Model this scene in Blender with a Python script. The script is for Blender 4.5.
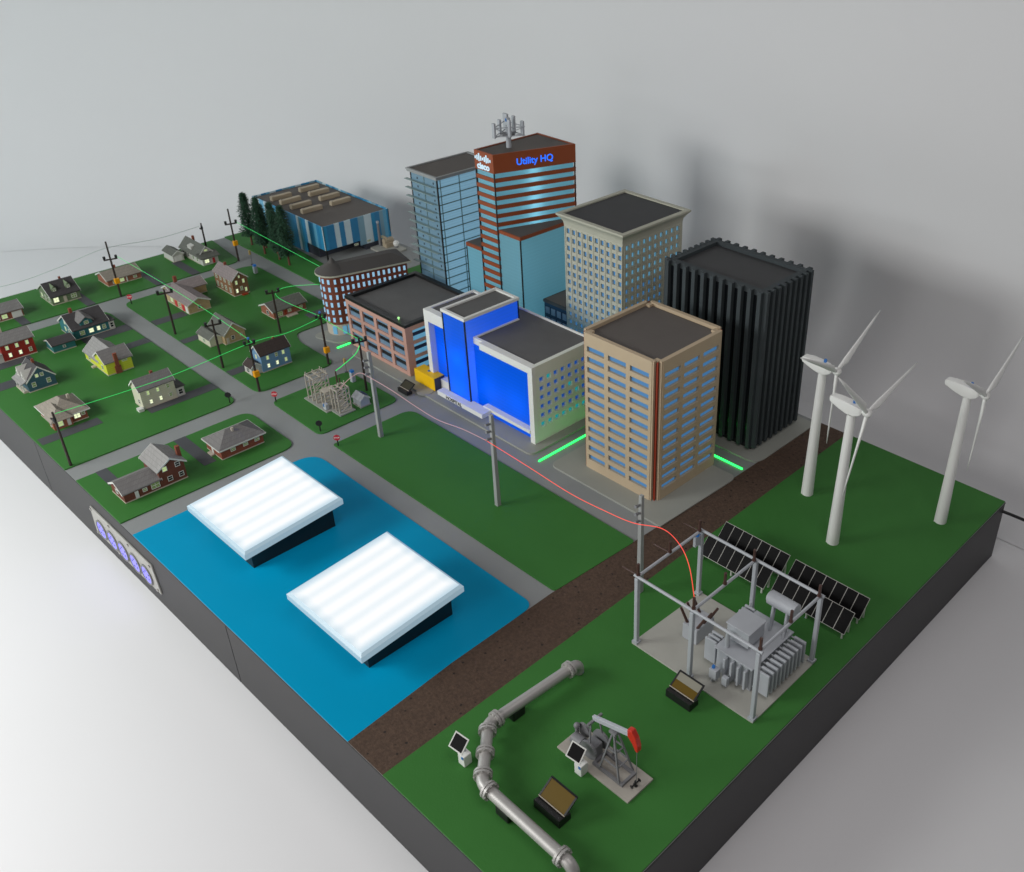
import bpy, math, random
from mathutils import Vector, Matrix
random.seed(7)
S = bpy.context.scene
COL = S.collection
PI = math.pi
for o in list(bpy.data.objects):
    bpy.data.objects.remove(o)

# ------------------------------------------------------------------ camera
cam = bpy.data.cameras.new("camera")
cam.sensor_width = 36.0
cam.lens = 33.987
cam.shift_x = -0.1295
cam.shift_y = -0.0213
cam.clip_start = 0.1
cam.clip_end = 500
cam.dof.use_dof = True
cam.dof.focus_distance = 17.0
cam.dof.aperture_fstop = 1.2
co = bpy.data.objects.new("camera", cam)
COL.objects.link(co)
co.location = (29.446, -4.334, 11.48)
co.rotation_euler = (math.radians(58.6337), math.radians(-0.9042), math.radians(41.8749))
S.camera = co

# ------------------------------------------------------------------ world + lamps + exposure
w = bpy.data.worlds.new("World")
S.world = w
w.use_nodes = True
w.node_tree.nodes["Background"].inputs[0].default_value = (0.80, 0.84, 0.95, 1)
w.node_tree.nodes["Background"].inputs[1].default_value = 0.05


def area(name, loc, target, sx, sy, power, col):
    l = bpy.data.lights.new(name, 'AREA')
    l.shape = 'RECTANGLE'
    l.size = sx
    l.size_y = sy
    l.energy = power
    l.color = col
    o = bpy.data.objects.new(name, l)
    COL.objects.link(o)
    o.location = loc
    d = Vector(target) - Vector(loc)
    o.rotation_euler = d.to_track_quat('-Z', 'Y').to_euler()
    return o


area("key_softbox", (6.5, -13.0, 10.3), (11, -1, 0), 9, 6, 2750, (0.98, 1.0, 0.98))
area("left_softbox", (-9.0, -12.0, 9.0), (-2, 6, 2), 6, 5, 1200, (0.82, 0.98, 1.0))
area("front_fill", (22.0, -15.0, 11.0), (15, 1, 0), 9, 6, 750, (1.0, 0.965, 0.95))  # added fill lamp, fitted to balance the overall brightness
area("right_softbox", (27.0, 2.0, 15.0), (20, 5, 0), 9, 9, 560, (1.0, 0.95, 0.95))
area("floor_fill", (17.5, -13.0, 4.5), (18.5, -8.5, -1.37), 5, 3, 520, (1.0, 1.0, 1.0))  # added lamp that only brightens the floor at lower left
S.view_settings.view_transform = 'Standard'
S.view_settings.look = 'None'
S.view_settings.exposure = 0.0
S.view_settings.gamma = 1.0


# ------------------------------------------------------------------ materials
def nt(name):
    m = bpy.data.materials.new(name)
    m.use_nodes = True
    t = m.node_tree
    return m, t, t.nodes["Principled BSDF"]


def c4(c):
    return (c[0], c[1], c[2], 1)


def mat(name, col, rough=0.5, metal=0.0, var=0.12, scale=3.0, bump=0.0, bscale=40.0, spec=0.5, emit=None, estr=0.0):
    m, t, b = nt(name)
    N, L = t.nodes, t.links
    tc = N.new('ShaderNodeTexCoord')
    nz = N.new('ShaderNodeTexNoise')
    nz.inputs['Scale'].default_value = scale
    nz.inputs['Detail'].default_value = 5
    L.new(tc.outputs['Object'], nz.inputs['Vector'])
    mx = N.new('ShaderNodeMix')
    mx.data_type = 'RGBA'
    mx.inputs[6].default_value = c4([max(0, x * (1 - var)) for x in col])
    mx.inputs[7].default_value = c4([min(1, x * (1 + var)) for x in col])
    L.new(nz.outputs['Fac'], mx.inputs[0])
    L.new(mx.outputs[2], b.inputs['Base Color'])
    b.inputs['Roughness'].default_value = rough
    b.inputs['Metallic'].default_value = metal
    b.inputs['Specular IOR Level'].default_value = spec
    if bump:
        n2 = N.new('ShaderNodeTexNoise')
        n2.inputs['Scale'].default_value = bscale
        n2.inputs['Detail'].default_value = 4
        L.new(tc.outputs['Object'], n2.inputs['Vector'])
        bp = N.new('ShaderNodeBump')
        bp.inputs['Strength'].default_value = bump
        bp.inputs['Distance'].default_value = 0.02
        L.new(n2.outputs['Fac'], bp.inputs['Height'])
        L.new(bp.outputs['Normal'], b.inputs['Normal'])
    if emit:
        b.inputs['Emission Color'].default_value = c4(emit)
        b.inputs['Emission Strength'].default_value = estr
    return m


def uvec(t):
    """(x+y, z) wall coordinates for axis-aligned walls"""
    N, L = t.nodes, t.links
    tc = N.new('ShaderNodeTexCoord')
    sp = N.new('ShaderNodeSeparateXYZ')
    L.new(tc.outputs['Object'], sp.inputs[0])
    ad = N.new('ShaderNodeMath')
    ad.operation = 'ADD'
    L.new(sp.outputs[0], ad.inputs[0])
    L.new(sp.outputs[1], ad.inputs[1])
    cb = N.new('ShaderNodeCombineXYZ')
    L.new(ad.outputs[0], cb.inputs[0])
    L.new(sp.outputs[2], cb.inputs[1])
    return cb.outputs[0]


def brick(name, c1, c2, mortar, scale=14.0, rough=0.75, bw=0.5, rh=0.25, ms=0.02, bump=0.25):
    m, t, b = nt(name)
    N, L = t.nodes, t.links
    v = uvec(t)
    br = N.new('ShaderNodeTexBrick')
    br.inputs['Color1'].default_value = c4(c1)
    br.inputs['Color2'].default_value = c4(c2)
    br.inputs['Mortar'].default_value = c4(mortar)
    br.inputs['Scale'].default_value = scale
    br.inputs['Mortar Size'].default_value = ms
    br.inputs['Brick Width'].default_value = bw
    br.inputs['Row Height'].default_value = rh
    L.new(v, br.inputs['Vector'])
    L.new(br.outputs['Color'], b.inputs['Base Color'])
    b.inputs['Roughness'].default_value = rough
    bp = N.new('ShaderNodeBump')
    bp.inputs['Strength'].default_value = bump
    bp.inputs['Distance'].default_value = 0.01
    bp.invert = True
    L.new(br.outputs['Fac'], bp.inputs['Height'])
    L.new(bp.outputs['Normal'], b.inputs['Normal'])
    return m


def lined(name, col, period, var=0.15, rough=0.6, bump=0.4, axis=2, emit=None, estr=0.0):
    """material with fine parallel lines (siding, ribbed or printed layers)"""
    m, t, b = nt(name)
    N, L = t.nodes, t.links
    tc = N.new('ShaderNodeTexCoord')
    wv = N.new('ShaderNodeTexWave')
    wv.wave_type = 'BANDS'
    wv.bands_direction = 'XYZ'[axis]
    wv.wave_profile = 'SAW'
    wv.inputs['Scale'].default_value = 1.0 / period / 3.1416 * 0.5 * 3.1416 / 1.0 * 0.318 * 2
    wv.inputs['Distortion'].default_value = 0.15
    L.new(tc.outputs['Object'], wv.inputs['Vector'])
    mx = N.new('ShaderNodeMix')
    mx.data_type = 'RGBA'
    mx.inputs[6].default_value = c4([x * (1 - var) for x in col])
    mx.inputs[7].default_value = c4([min(1, x * (1 + var)) for x in col])
    L.new(wv.outputs['Fac'], mx.inputs[0])
    L.new(mx.outputs[2], b.inputs['Base Color'])
    b.inputs['Roughness'].default_value = rough
    if bump:
        bp = N.new('ShaderNodeBump')
        bp.inputs['Strength'].default_value = bump
        bp.inputs['Distance'].default_value = 0.01
        L.new(wv.outputs['Fac'], bp.inputs['Height'])
        L.new(bp.outputs['Normal'], b.inputs['Normal'])
    if emit:
        m2 = N.new('ShaderNodeMix')
        m2.data_type = 'RGBA'
        m2.inputs[6].default_value = c4([x * 0.9 for x in emit])
        m2.inputs[7].default_value = c4([x * 1.1 for x in emit])
        L.new(wv.outputs['Fac'], m2.inputs[0])
        L.new(m2.outputs[2], b.inputs['Emission Color'])
        b.inputs['Emission Strength'].default_value = estr
    return m


def glow(name, col, strength):
    m, t, b = nt(name)
    b.inputs['Base Color'].default_value = c4([min(1, x * 0.4 + 0.03) for x in col])
    b.inputs['Roughness'].default_value = 0.35
    b.inputs['Emission Color'].default_value = c4(col)
    b.inputs['Emission Strength'].default_value = strength
    return m


M = {}
M['cyc'] = mat('studio_paper', (0.80, 0.795, 0.80), rough=0.85, var=0.03, scale=0.12, spec=0.2)
M['lawn'] = mat('lawn_paint', (0.047, 0.175, 0.038), rough=0.55, var=0.12, scale=0.6, bump=0.10, bscale=30, spec=0.10)
M['asphalt'] = mat('asphalt_paint', (0.265, 0.275, 0.273), rough=0.62, var=0.07, scale=1.2, bump=0.08, bscale=50, spec=0.35)
M['drive'] = mat('driveway_paint', (0.065, 0.067, 0.075), rough=0.7, var=0.12, scale=3, bump=0.1)
M['pond'] = mat('pond_paint', (0.0, 0.31, 0.54), rough=0.45, var=0.04, scale=0.8, bump=0.04, bscale=14, spec=0.08)
M['pave'] = mat('pavement_paint', (0.315, 0.322, 0.288), rough=0.65, var=0.06, scale=2, bump=0.06)
M['base'] = mat('base_laminate', (0.022, 0.021, 0.0225), rough=0.5, var=0.15, scale=2, bump=0.04, bscale=60, spec=0.6)
M['seam'] = mat('seam_black', (0.01, 0.01, 0.01), rough=0.6)
M['black'] = mat('black_plastic', (0.012, 0.012, 0.013), rough=0.4)
M['dkwood'] = mat('dark_pole_wood', (0.03, 0.018, 0.014), rough=0.6, var=0.3, scale=20)
M['conc'] = mat('pole_concrete', (0.33, 0.34, 0.33), rough=0.6, var=0.08, scale=8)
M['white'] = mat('white_plastic', (0.82, 0.82, 0.79), rough=0.38, var=0.03, scale=4)
M['trim'] = mat('white_trim', (0.66, 0.66, 0.62), rough=0.5, var=0.05, scale=10)
M['grey'] = mat('grey_plastic', (0.44, 0.46, 0.49), rough=0.42, var=0.05, scale=8)
M['dgrey'] = mat('mid_grey_plastic', (0.20, 0.20, 0.21), rough=0.5, var=0.12, scale=12)
M['pad'] = mat('light_pad', (0.42, 0.415, 0.37), rough=0.7, var=0.08, scale=4, bump=0.1)
M['pjpad'] = mat('beige_pad', (0.42, 0.39, 0.34), rough=0.7, var=0.1, scale=5, bump=0.1)
M['steel'] = mat('dull_steel', (0.47, 0.455, 0.435), rough=0.44, metal=0.35, var=0.08, scale=6, bump=0.03, bscale=30)
M['brown'] = mat('brown_porcelain', (0.075, 0.035, 0.028), rough=0.35, var=0.1)
M['red'] = mat('red_plastic', (0.55, 0.03, 0.015), rough=0.35, var=0.08)
M['yellow'] = mat('yellow_enamel', (0.92, 0.54, 0.0), rough=0.4, var=0.04)
M['orange'] = mat('orange_enamel', (0.85, 0.36, 0.0), rough=0.4, var=0.04)
M['bluedot'] = glow('blue_sensor', (0.0, 0.16, 0.55), 0.25)
M['amber'] = mat('amber_screen', (0.115, 0.070, 0.004), rough=0.5, var=0.1, spec=0.2)
M['pv'] = mat('pv_black', (0.004, 0.0035, 0.004), rough=0.5, var=0.1, spec=0.12)
M['roofgrey'] = mat('flat_roof', (0.125, 0.122, 0.120), rough=0.75, var=0.14, scale=2.2, bump=0.15, bscale=35)
M['roofbrown'] = mat('flat_roof_brown', (0.115, 0.100, 0.090), rough=0.75, var=0.10, scale=2.2, bump=0.15, bscale=35)
M['roofdark'] = mat('roof_dark_brown', (0.075, 0.068, 0.064), rough=0.75, var=0.12, scale=2.2, bump=0.15, bscale=35)
M['roofblk'] = mat('flat_roof_black', (0.045, 0.045, 0.047), rough=0.7, var=0.14, scale=2.2, bump=0.1)
M['tan'] = mat('tan_paint', (0.52, 0.405, 0.272), rough=0.6, var=0.05, scale=3)
M['redstrip'] = mat('red_corner', (0.32, 0.035, 0.012), rough=0.5, var=0.08)
M['beige'] = mat('beige_paint', (0.47, 0.465, 0.375), rough=0.6, var=0.05, scale=3)
M['blackbld'] = mat('charcoal_paint', (0.056, 0.067, 0.072), rough=0.7, var=0.12, scale=3, spec=0.2)
M['blkglass'] = mat('black_glass', (0.008, 0.010, 0.012), rough=0.15, var=0.1)
M['winblue'] = glow('window_glass_blue', (0.055, 0.21, 0.45), 0.6)
M['winsky'] = glow('window_lit_sky', (0.13, 0.38, 0.58), 0.6)
M['wincold'] = glow('window_lit_cold', (0.30, 0.54, 0.74), 0.75)
M['wingreen'] = glow('window_lit_green', (0.0, 0.36, 0.40), 0.6)
M['windeep'] = glow('window_deep_blue', (0.0, 0.085, 0.44), 0.55)
M['winhouse'] = glow('window_lit_warm', (0.62, 0.80, 0.34), 0.6)
M['winhot'] = glow('window_lit_bright', (0.92, 1.0, 0.62), 1.0)
M['windim'] = mat('window_dim', (0.07, 0.11, 0.06), rough=0.2, emit=(0.3, 0.42, 0.14), estr=0.22)
M['windark'] = mat('window_dark', (0.02, 0.022, 0.025), rough=0.2)
M['rear'] = glow('rear_glow_teal', (0.0, 0.26, 0.62), 0.9)
M['hospital'] = lined('backlit_blue_acrylic', (0.0, 0.09, 0.35), 0.09, var=0.1, rough=0.3, bump=0.15, emit=(0.0, 0.115, 0.80), estr=0.80)
M['hqglass'] = lined('backlit_cyan_acrylic', (0.22, 0.38, 0.43), 0.09, var=0.06, rough=0.3, bump=0.1, emit=(0.085, 0.27, 0.34), estr=0.7)
M['hqred'] = mat('rust_red_paint', (0.28, 0.060, 0.015), rough=0.5, var=0.06)
def acrylic(m, col, fac=0.6):
    """let lamps inside the building shine through the sheet"""
    t = m.node_tree
    N, L = t.nodes, t.links
    tr = N.new('ShaderNodeBsdfTranslucent')
    tr.inputs[0].default_value = c4(col)
    mx = N.new('ShaderNodeMixShader')
    mx.inputs[0].default_value = fac
    L.new(N['Principled BSDF'].outputs[0], mx.inputs[1])
    L.new(tr.outputs[0], mx.inputs[2])
    L.new(mx.outputs[0], N['Material Output'].inputs[0])


acrylic(M['hospital'], (0.5, 0.6, 0.9))
acrylic(M['hqglass'], (0.5, 0.75, 0.85), 0.5)


def bulb(loc, power, col, r=0.05):
    l = bpy.data.lights.new('led_bulb', 'POINT')
    l.energy = power
    l.color = col
    l.shadow_soft_size = r
    o = bpy.data.objects.new('led_bulb', l)
    COL.objects.link(o)
    o.location = loc


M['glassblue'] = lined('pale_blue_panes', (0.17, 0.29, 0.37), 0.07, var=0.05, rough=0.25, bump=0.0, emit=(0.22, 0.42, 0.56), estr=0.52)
M['glassshade'] = mat('shaded_blue_panes', (0.12, 0.19, 0.24), rough=0.25, var=0.08, emit=(0.12, 0.24, 0.34), estr=0.30)  # dimmer copy of the panes, balcony shade put into the colour
M['mullion'] = mat('green_mullion', (0.12, 0.19, 0.18), rough=0.4, var=0.1)
M['balcony'] = mat('frosted_balcony', (0.24, 0.33, 0.32), rough=0.35, var=0.05)
M['pink'] = mat('pink_concrete', (0.54, 0.305, 0.245), rough=0.7, var=0.06, scale=4)
M['railblue'] = mat('blue_grey_rail', (0.17, 0.27, 0.38), rough=0.35, var=0.1)
M['white_b'] = mat('white_building', (0.80, 0.80, 0.77), rough=0.5, var=0.04)
M['stone'] = mat('pale_stone', (0.50, 0.44, 0.36), rough=0.7, var=0.08)
M['navy'] = lined('navy_curtain_wall', (0.015, 0.05, 0.10), 0.2, var=0.2, rough=0.25, bump=0.1)
M['led'] = glow('green_light_strip', (0.015, 0.95, 0.09), 4.0)
M['wireg'] = glow('green_light_wire', (0.02, 0.72, 0.13), 0.85)
M['wirer'] = glow('red_light_wire', (0.95, 0.07, 0.045), 0.95)
M['wirep'] = glow('pink_light_wire', (0.60, 0.34, 0.36), 0.48)
M['wireclear'] = mat('clear_wire', (0.45, 0.58, 0.50), rough=0.4)
M['sign_blue'] = glow('sign_blue_letters', (0.012, 0.16, 1.0), 1.1)
M['sign_white'] = glow('sign_white_letters', (0.60, 0.82, 0.95), 0.72)
M['sign_dark'] = mat('sign_dark_letters', (0.03, 0.03, 0.035), rough=0.5)
M['signred'] = mat('stop_sign_red', (0.55, 0.03, 0.05), rough=0.4)
M['sock_glow'] = glow('socket_glow', (0.24, 0.22, 1.0), 0.85)
M['chrome'] = mat('chrome', (0.6, 0.58, 0.55), rough=0.25, metal=1.0, var=0.05)
M['alu'] = mat('aluminium_plate', (0.42, 0.41, 0.38), rough=0.45, metal=0.25, var=0.05)
M['trunk'] = mat('red_brown_bark', (0.13, 0.045, 0.025), rough=0.8, var=0.3, scale=12)
M['needle'] = mat('pine_needles', (0.022, 0.072, 0.036), rough=0.75, var=0.6, scale=9)
M['acunit'] = mat('beige_enamel', (0.46, 0.38, 0.27), rough=0.55, var=0.08)
M['navybox'] = mat('navy_panel', (0.02, 0.025, 0.07), rough=0.4)

M['subtan'] = mat('tan_steel', (0.48, 0.43, 0.36), rough=0.55, var=0.12, scale=12)
# dirt: flecked
m, t, b = nt('dirt_flock')
N, L = t.nodes, t.links
tc = N.new('ShaderNodeTexCoord')
vo = N.new('ShaderNodeTexVoronoi'); vo.inputs['Scale'].default_value = 6
nz = N.new('ShaderNodeTexNoise'); nz.inputs['Scale'].default_value = 22; nz.inputs['Detail'].default_value = 8
L.new(tc.outputs['Object'], vo.inputs['Vector']); L.new(tc.outputs['Object'], nz.inputs['Vector'])
r1 = N.new('ShaderNodeValToRGB')
r1.color_ramp.elements[0].color = (0.056, 0.032, 0.020, 1); r1.color_ramp.elements[0].position = 0.3
r1.color_ramp.elements[1].color = (0.098, 0.058, 0.037, 1); r1.color_ramp.elements[1].position = 0.7
L.new(nz.outputs['Fac'], r1.inputs[0])
r2 = N.new('ShaderNodeValToRGB')
r2.color_ramp.elements[0].position = 0.10; r2.color_ramp.elements[0].color = (0.25, 0.25, 0.25, 1)
r2.color_ramp.elements[1].position = 0.16; r2.color_ramp.elements[1].color = (1, 1, 1, 1)
L.new(vo.outputs['Distance'], r2.inputs[0])
mu = N.new('ShaderNodeMix'); mu.data_type = 'RGBA'; mu.blend_type = 'MULTIPLY'; mu.inputs[0].default_value = 1
L.new(r1.outputs[0], mu.inputs[6]); L.new(r2.outputs[0], mu.inputs[7])
L.new(mu.outputs[2], b.inputs['Base Color'])
b.inputs['Roughness'].default_value = 0.85
bp = N.new('ShaderNodeBump'); bp.inputs['Strength'].default_value = 0.4; bp.inputs['Distance'].default_value = 0.03
L.new(nz.outputs['Fac'], bp.inputs['Height']); L.new(bp.outputs['Normal'], b.inputs['Normal'])
M['dirt'] = m
# light panel diffuser: rows of LEDs behind frosted acrylic
m, t, b = nt('lit_diffuser')
N, L = t.nodes, t.links
tc = N.new('ShaderNodeTexCoord')
wv = N.new('ShaderNodeTexWave'); wv.bands_direction = 'X'; wv.wave_profile = 'SIN'
wv.inputs['Scale'].default_value = 0.95; wv.inputs['Distortion'].default_value = 0.4; wv.inputs['Detail'].default_value = 1
L.new(tc.outputs['Object'], wv.inputs['Vector'])
r1 = N.new('ShaderNodeValToRGB')
r1.color_ramp.elements[0].color = (1.0, 1.07, 1.11, 1)
r1.color_ramp.elements[1].color = (1.22, 1.22, 1.22, 1)
L.new(wv.outputs['Fac'], r1.inputs[0])
sp = N.new('ShaderNodeSeparateXYZ'); L.new(tc.outputs['Object'], sp.inputs[0])
def _m(op, a, v=None, b2=None):
    q = N.new('ShaderNodeMath'); q.operation = op
    L.new(a, q.inputs[0])
    if v is not None: q.inputs[1].default_value = v
    if b2 is not None: L.new(b2, q.inputs[1])
    return q.outputs[0]
ex = _m('MAXIMUM', _m('ABSOLUTE', sp.outputs[0]), None, _m('ABSOLUTE', sp.outputs[1]))
r2 = N.new('ShaderNodeValToRGB')      # softer bluish glow at the rim, falloff put into the emission colour
r2.color_ramp.elements[0].position = 0.80; r2.color_ramp.elements[0].color = (1, 1, 1, 1)
r2.color_ramp.elements[1].position = 1.0; r2.color_ramp.elements[1].color = (0.60, 0.74, 0.82, 1)
L.new(ex, r2.inputs[0])
mu = N.new('ShaderNodeMix'); mu.data_type = 'RGBA'; mu.blend_type = 'MULTIPLY'; mu.inputs[0].default_value = 1
L.new(r1.outputs[0], mu.inputs[6]); L.new(r2.outputs[0], mu.inputs[7])
L.new(mu.outputs[2], b.inputs['Emission Color'])
b.inputs['Emission Strength'].default_value = 0.74
b.inputs['Base Color'].default_value = (0.16, 0.17, 0.18, 1)
M['diffuser'] = m
M['diffedge'] = glow('lit_diffuser_edge', (0.40, 0.56, 0.66), 0.55)

BR = {
    'maroon': brick('brick_maroon', (0.165, 0.040, 0.022), (0.12, 0.030, 0.018), (0.14, 0.06, 0.04), 16),
    'red': brick('brick_red', (0.27, 0.060, 0.028), (0.21, 0.045, 0.022), (0.25, 0.11, 0.07), 16),
    'orange': brick('brick_orange', (0.34, 0.105, 0.055), (0.28, 0.08, 0.04), (0.32, 0.17, 0.12), 16),
    'buff': brick('brick_buff', (0.36, 0.24, 0.12), (0.29, 0.17, 0.08), (0.36, 0.26, 0.16), 16),
    'stone': brick('stone_tan', (0.48, 0.36, 0.19), (0.40, 0.29, 0.15), (0.40, 0.24, 0.17), 9, ms=0.01),
    'city': brick('brick_city', (0.20, 0.045, 0.020), (0.16, 0.035, 0.016), (0.18, 0.07, 0.045), 14),
    'colonial': brick('brick_colonial', (0.24, 0.11, 0.045), (0.18, 0.08, 0.035), (0.28, 0.18, 0.10), 16),
}
SD = {
    'yellow': lined('siding_yellow', (0.62, 0.66, 0.05), 0.05, var=0.08),
    'cream': lined('siding_cream', (0.62, 0.60, 0.46), 0.05, var=0.05),
    'teal': lined('siding_teal', (0.030, 0.17, 0.19), 0.05, var=0.12),
    'slate': lined('siding_slate_blue', (0.045, 0.115, 0.16), 0.05, var=0.1),
    'blue': lined('siding_blue', (0.16, 0.30, 0.47), 0.05, var=0.08),
    'red': lined('siding_red', (0.30, 0.018, 0.012), 0.05, var=0.12),
    'green': lined('siding_grey_green', (0.15, 0.20, 0.11), 0.05, var=0.1),
    'white': lined('siding_white', (0.55, 0.54, 0.50), 0.05, var=0.05),
}


def shingle(name, col):
    return brick(name, [x * 1.06 for x in col], [x * 0.9 for x in col], [x * 0.78 for x in col], 10, rough=0.8, bw=0.5, rh=0.45, ms=0.03, bump=0.3)


SH = {
    'grey': shingle('shingle_grey', (0.195, 0.185, 0.18)),
    'lgrey': shingle('shingle_light_grey', (0.30, 0.29, 0.28)),
    'dark': shingle('shingle_charcoal', (0.055, 0.050, 0.052)),
    'brown': shingle('shingle_brown', (0.050, 0.034, 0.029)),
    'tan': shingle('shingle_tan', (0.29, 0.255, 0.21)),
    'mauve': shingle('shingle_mauve', (0.27, 0.225, 0.22)),
    'olive': shingle('shingle_olive', (0.13, 0.135, 0.115)),
}


# ------------------------------------------------------------------ mesh helper (world coordinates)
ORG = {}


class MB:
    def __init__(self):
        self.v, self.f, self.mi, self.sm = [], [], [], []

    def add(self, vs, fs, mi=0, smooth=False):
        n = len(self.v)
        self.v += [tuple(p) for p in vs]
        for q in fs:
            self.f.append([i + n for i in q])
            self.mi.append(mi)
            self.sm.append(smooth)
        return self

    def box(self, x0, x1, y0, y1, z0, z1, mi=0):
        return self.add([(x0, y0, z0), (x1, y0, z0), (x1, y1, z0), (x0, y1, z0), (x0, y0, z1), (x1, y0, z1), (x1, y1, z1), (x0, y1, z1)],
                        [(3, 2, 1, 0), (4, 5, 6, 7), (0, 1, 5, 4), (1, 2, 6, 5), (2, 3, 7, 6), (3, 0, 4, 7)], mi)

    def prism(self, poly, z0, z1, mi=0, poly2=None):
        n = len(poly)
        p2 = poly2 or poly
        vs = [(x, y, z0) for x, y in poly] + [(x, y, z1) for x, y in p2]
        fs = [tuple(reversed(range(n))), tuple(range(n, 2 * n))]
        fs += [(i, (i + 1) % n, n + (i + 1) % n, n + i) for i in range(n)]
        return self.add(vs, fs, mi)

    def hull(self, vs, fs, mi=0):
        return self.add(vs, fs, mi)

    def frame(self, d):
        d = Vector(d).normalized()
        a = Vector((0, 0, 1)) if abs(d.z) < 0.9 else Vector((1, 0, 0))
        u = d.cross(a).normalized()
        return u, d.cross(u).normalized()

    def cyl(self, p0, p1, r0, r1=None, n=12, mi=0, smooth=True):
        r1 = r0 if r1 is None else r1
        p0, p1 = Vector(p0), Vector(p1)
        u, v = self.frame(p1 - p0)
        A = [p0 + (u * math.cos(2 * PI * k / n) + v * math.sin(2 * PI * k / n)) * r0 for k in range(n)]
        B = [p1 + (u * math.cos(2 * PI * k / n) + v * math.sin(2 * PI * k / n)) * r1 for k in range(n)]
        self.add(A + B, [(k, (k + 1) % n, n + (k + 1) % n, n + k) for k in range(n)], mi, smooth)
        self.add(A, [tuple(reversed(range(n)))], mi)
        self.add(B, [tuple(range(n))], mi)
        return self

    def bar(self, p0, p1, w, h=None, mi=0, up=(0, 0, 1)):
        h = w if h is None else h
        p0, p1 = Vector(p0), Vector(p1)
        d = (p1 - p0).normalized()
        up = Vector(up)
        if abs(d.dot(up)) > 0.95:
            up = Vector((1, 0, 0))
        u = d.cross(up).normalized() * w / 2
        v = u.cross(d).normalized() * h / 2
        vs = [p + a * u + b_ * v for p in (p0, p1) for a, b_ in ((-1, -1), (1, -1), (1, 1), (-1, 1))]
        return self.add(vs, [(3, 2, 1, 0), (4, 5, 6, 7), (0, 1, 5, 4), (1, 2, 6, 5), (2, 3, 7, 6), (3, 0, 4, 7)], mi)

    def tube(self, pts, r, n=8, mi=0):
        pts = [Vector(p) for p in pts]
        rings = []
        u = None
        for i, p in enumerate(pts):
            d = (pts[min(i + 1, len(pts) - 1)] - pts[max(i - 1, 0)]).normalized()
            if u is None:
                u, v = self.frame(d)
            else:
                u = (u - d * u.dot(d)).normalized()
                v = d.cross(u).normalized()
            rr = r[i] if isinstance(r, (list, tuple)) else r
            rings.append([p + (u * math.cos(2 * PI * k / n) + v * math.sin(2 * PI * k / n)) * rr for k in range(n)])
        vs = [q for ring in rings for q in ring]
        fs = []
        for i in range(len(pts) - 1):
            for k in range(n):
                a, b_ = i * n + k, i * n + (k + 1) % n
                fs.append((a, b_, b_ + n, a + n))
        self.add(vs, fs, mi, True)
        self.add(rings[0], [tuple(reversed(range(n)))], mi)
        self.add(rings[-1], [tuple(range(n))], mi)
        return self

    def sphere(self, c, r, n=10, mi=0, sc=(1, 1, 1)):
        vs, fs = [], []
        m_ = n // 2 + 1
        for i in range(m_ + 1):
            t_ = PI * i / m_
            for k in range(n):
                a = 2 * PI * k / n
                vs.append((c[0] + r * sc[0] * math.sin(t_) * math.cos(a), c[1] + r * sc[1] * math.sin(t_) * math.sin(a), c[2] + r * sc[2] * math.cos(t_)))
        for i in range(m_):
            for k in range(n):
                a, b_ = i * n + k, i * n + (k + 1) % n
                fs.append((a, a + n, b_ + n, b_))
        return self.add(vs, fs, mi, True)

    def gridwall(self, face, plane, u0, u1, z0, z1, holes, t, mi=0):
        """slab with real openings; face '-y','+x','+y','-x'; holes=[(ua,ub,za,zb)]"""
        us = sorted(set([u0, u1] + [h[0] for h in holes] + [h[1] for h in holes]))
        zs = sorted(set([z0, z1] + [h[2] for h in holes] + [h[3] for h in holes]))
        sgn = 1 if face[0] == '+' else -1

        def P(u, z, d):
            q = plane - sgn * d
            return (u, q, z) if face[1] == 'y' else (q, u, z)

        def solid(i, j):
            if i < 0 or j < 0 or i >= len(us) - 1 or j >= len(zs) - 1:
                return False
            uc, zc = (us[i] + us[i + 1]) / 2, (zs[j] + zs[j + 1]) / 2
            return not any(h[0] < uc < h[1] and h[2] < zc < h[3] for h in holes)
        for i in range(len(us) - 1):
            for j in range(len(zs) - 1):
                if not solid(i, j):
                    continue
                a, b_, c, d = us[i], us[i + 1], zs[j], zs[j + 1]
                self.add([P(a, c, 0), P(b_, c, 0), P(b_, d, 0), P(a, d, 0)], [(0, 1, 2, 3)], mi)
                self.add([P(a, c, t), P(b_, c, t), P(b_, d, t), P(a, d, t)], [(3, 2, 1, 0)], mi)
                if not solid(i - 1, j):
                    self.add([P(a, c, 0), P(a, d, 0), P(a, d, t), P(a, c, t)], [(0, 1, 2, 3)], mi)
                if not solid(i + 1, j):
                    self.add([P(b_, c, 0), P(b_, d, 0), P(b_, d, t), P(b_, c, t)], [(0, 1, 2, 3)], mi)
                if not solid(i, j - 1):
                    self.add([P(a, c, 0), P(b_, c, 0), P(b_, c, t), P(a, c, t)], [(0, 1, 2, 3)], mi)
                if not solid(i, j + 1):
                    self.add([P(a, d, 0), P(b_, d, 0), P(b_, d, t), P(a, d, t)], [(0, 1, 2, 3)], mi)
        return self

    def build(self, name, mats, parent=None, bevel=0.0, seg=2):
        org = ORG.get(parent.name, Vector((0, 0, 0))) if parent else Vector((0, 0, 0))
        me = bpy.data.meshes.new(name)
        me.from_pydata([(a - org.x, b_ - org.y, c - org.z) for a, b_, c in self.v], [], self.f)
        if not isinstance(mats, (list, tuple)):
            mats = [mats]
        for m_ in mats:
            me.materials.append(m_)
        me.polygons.foreach_set('material_index', self.mi)
        me.polygons.foreach_set('use_smooth', self.sm)
        me.update()
        import bmesh
        bm = bmesh.new()
        bm.from_mesh(me)
        bmesh.ops.recalc_face_normals(bm, faces=bm.faces)
        bm.to_mesh(me)
        bm.free()
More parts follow.
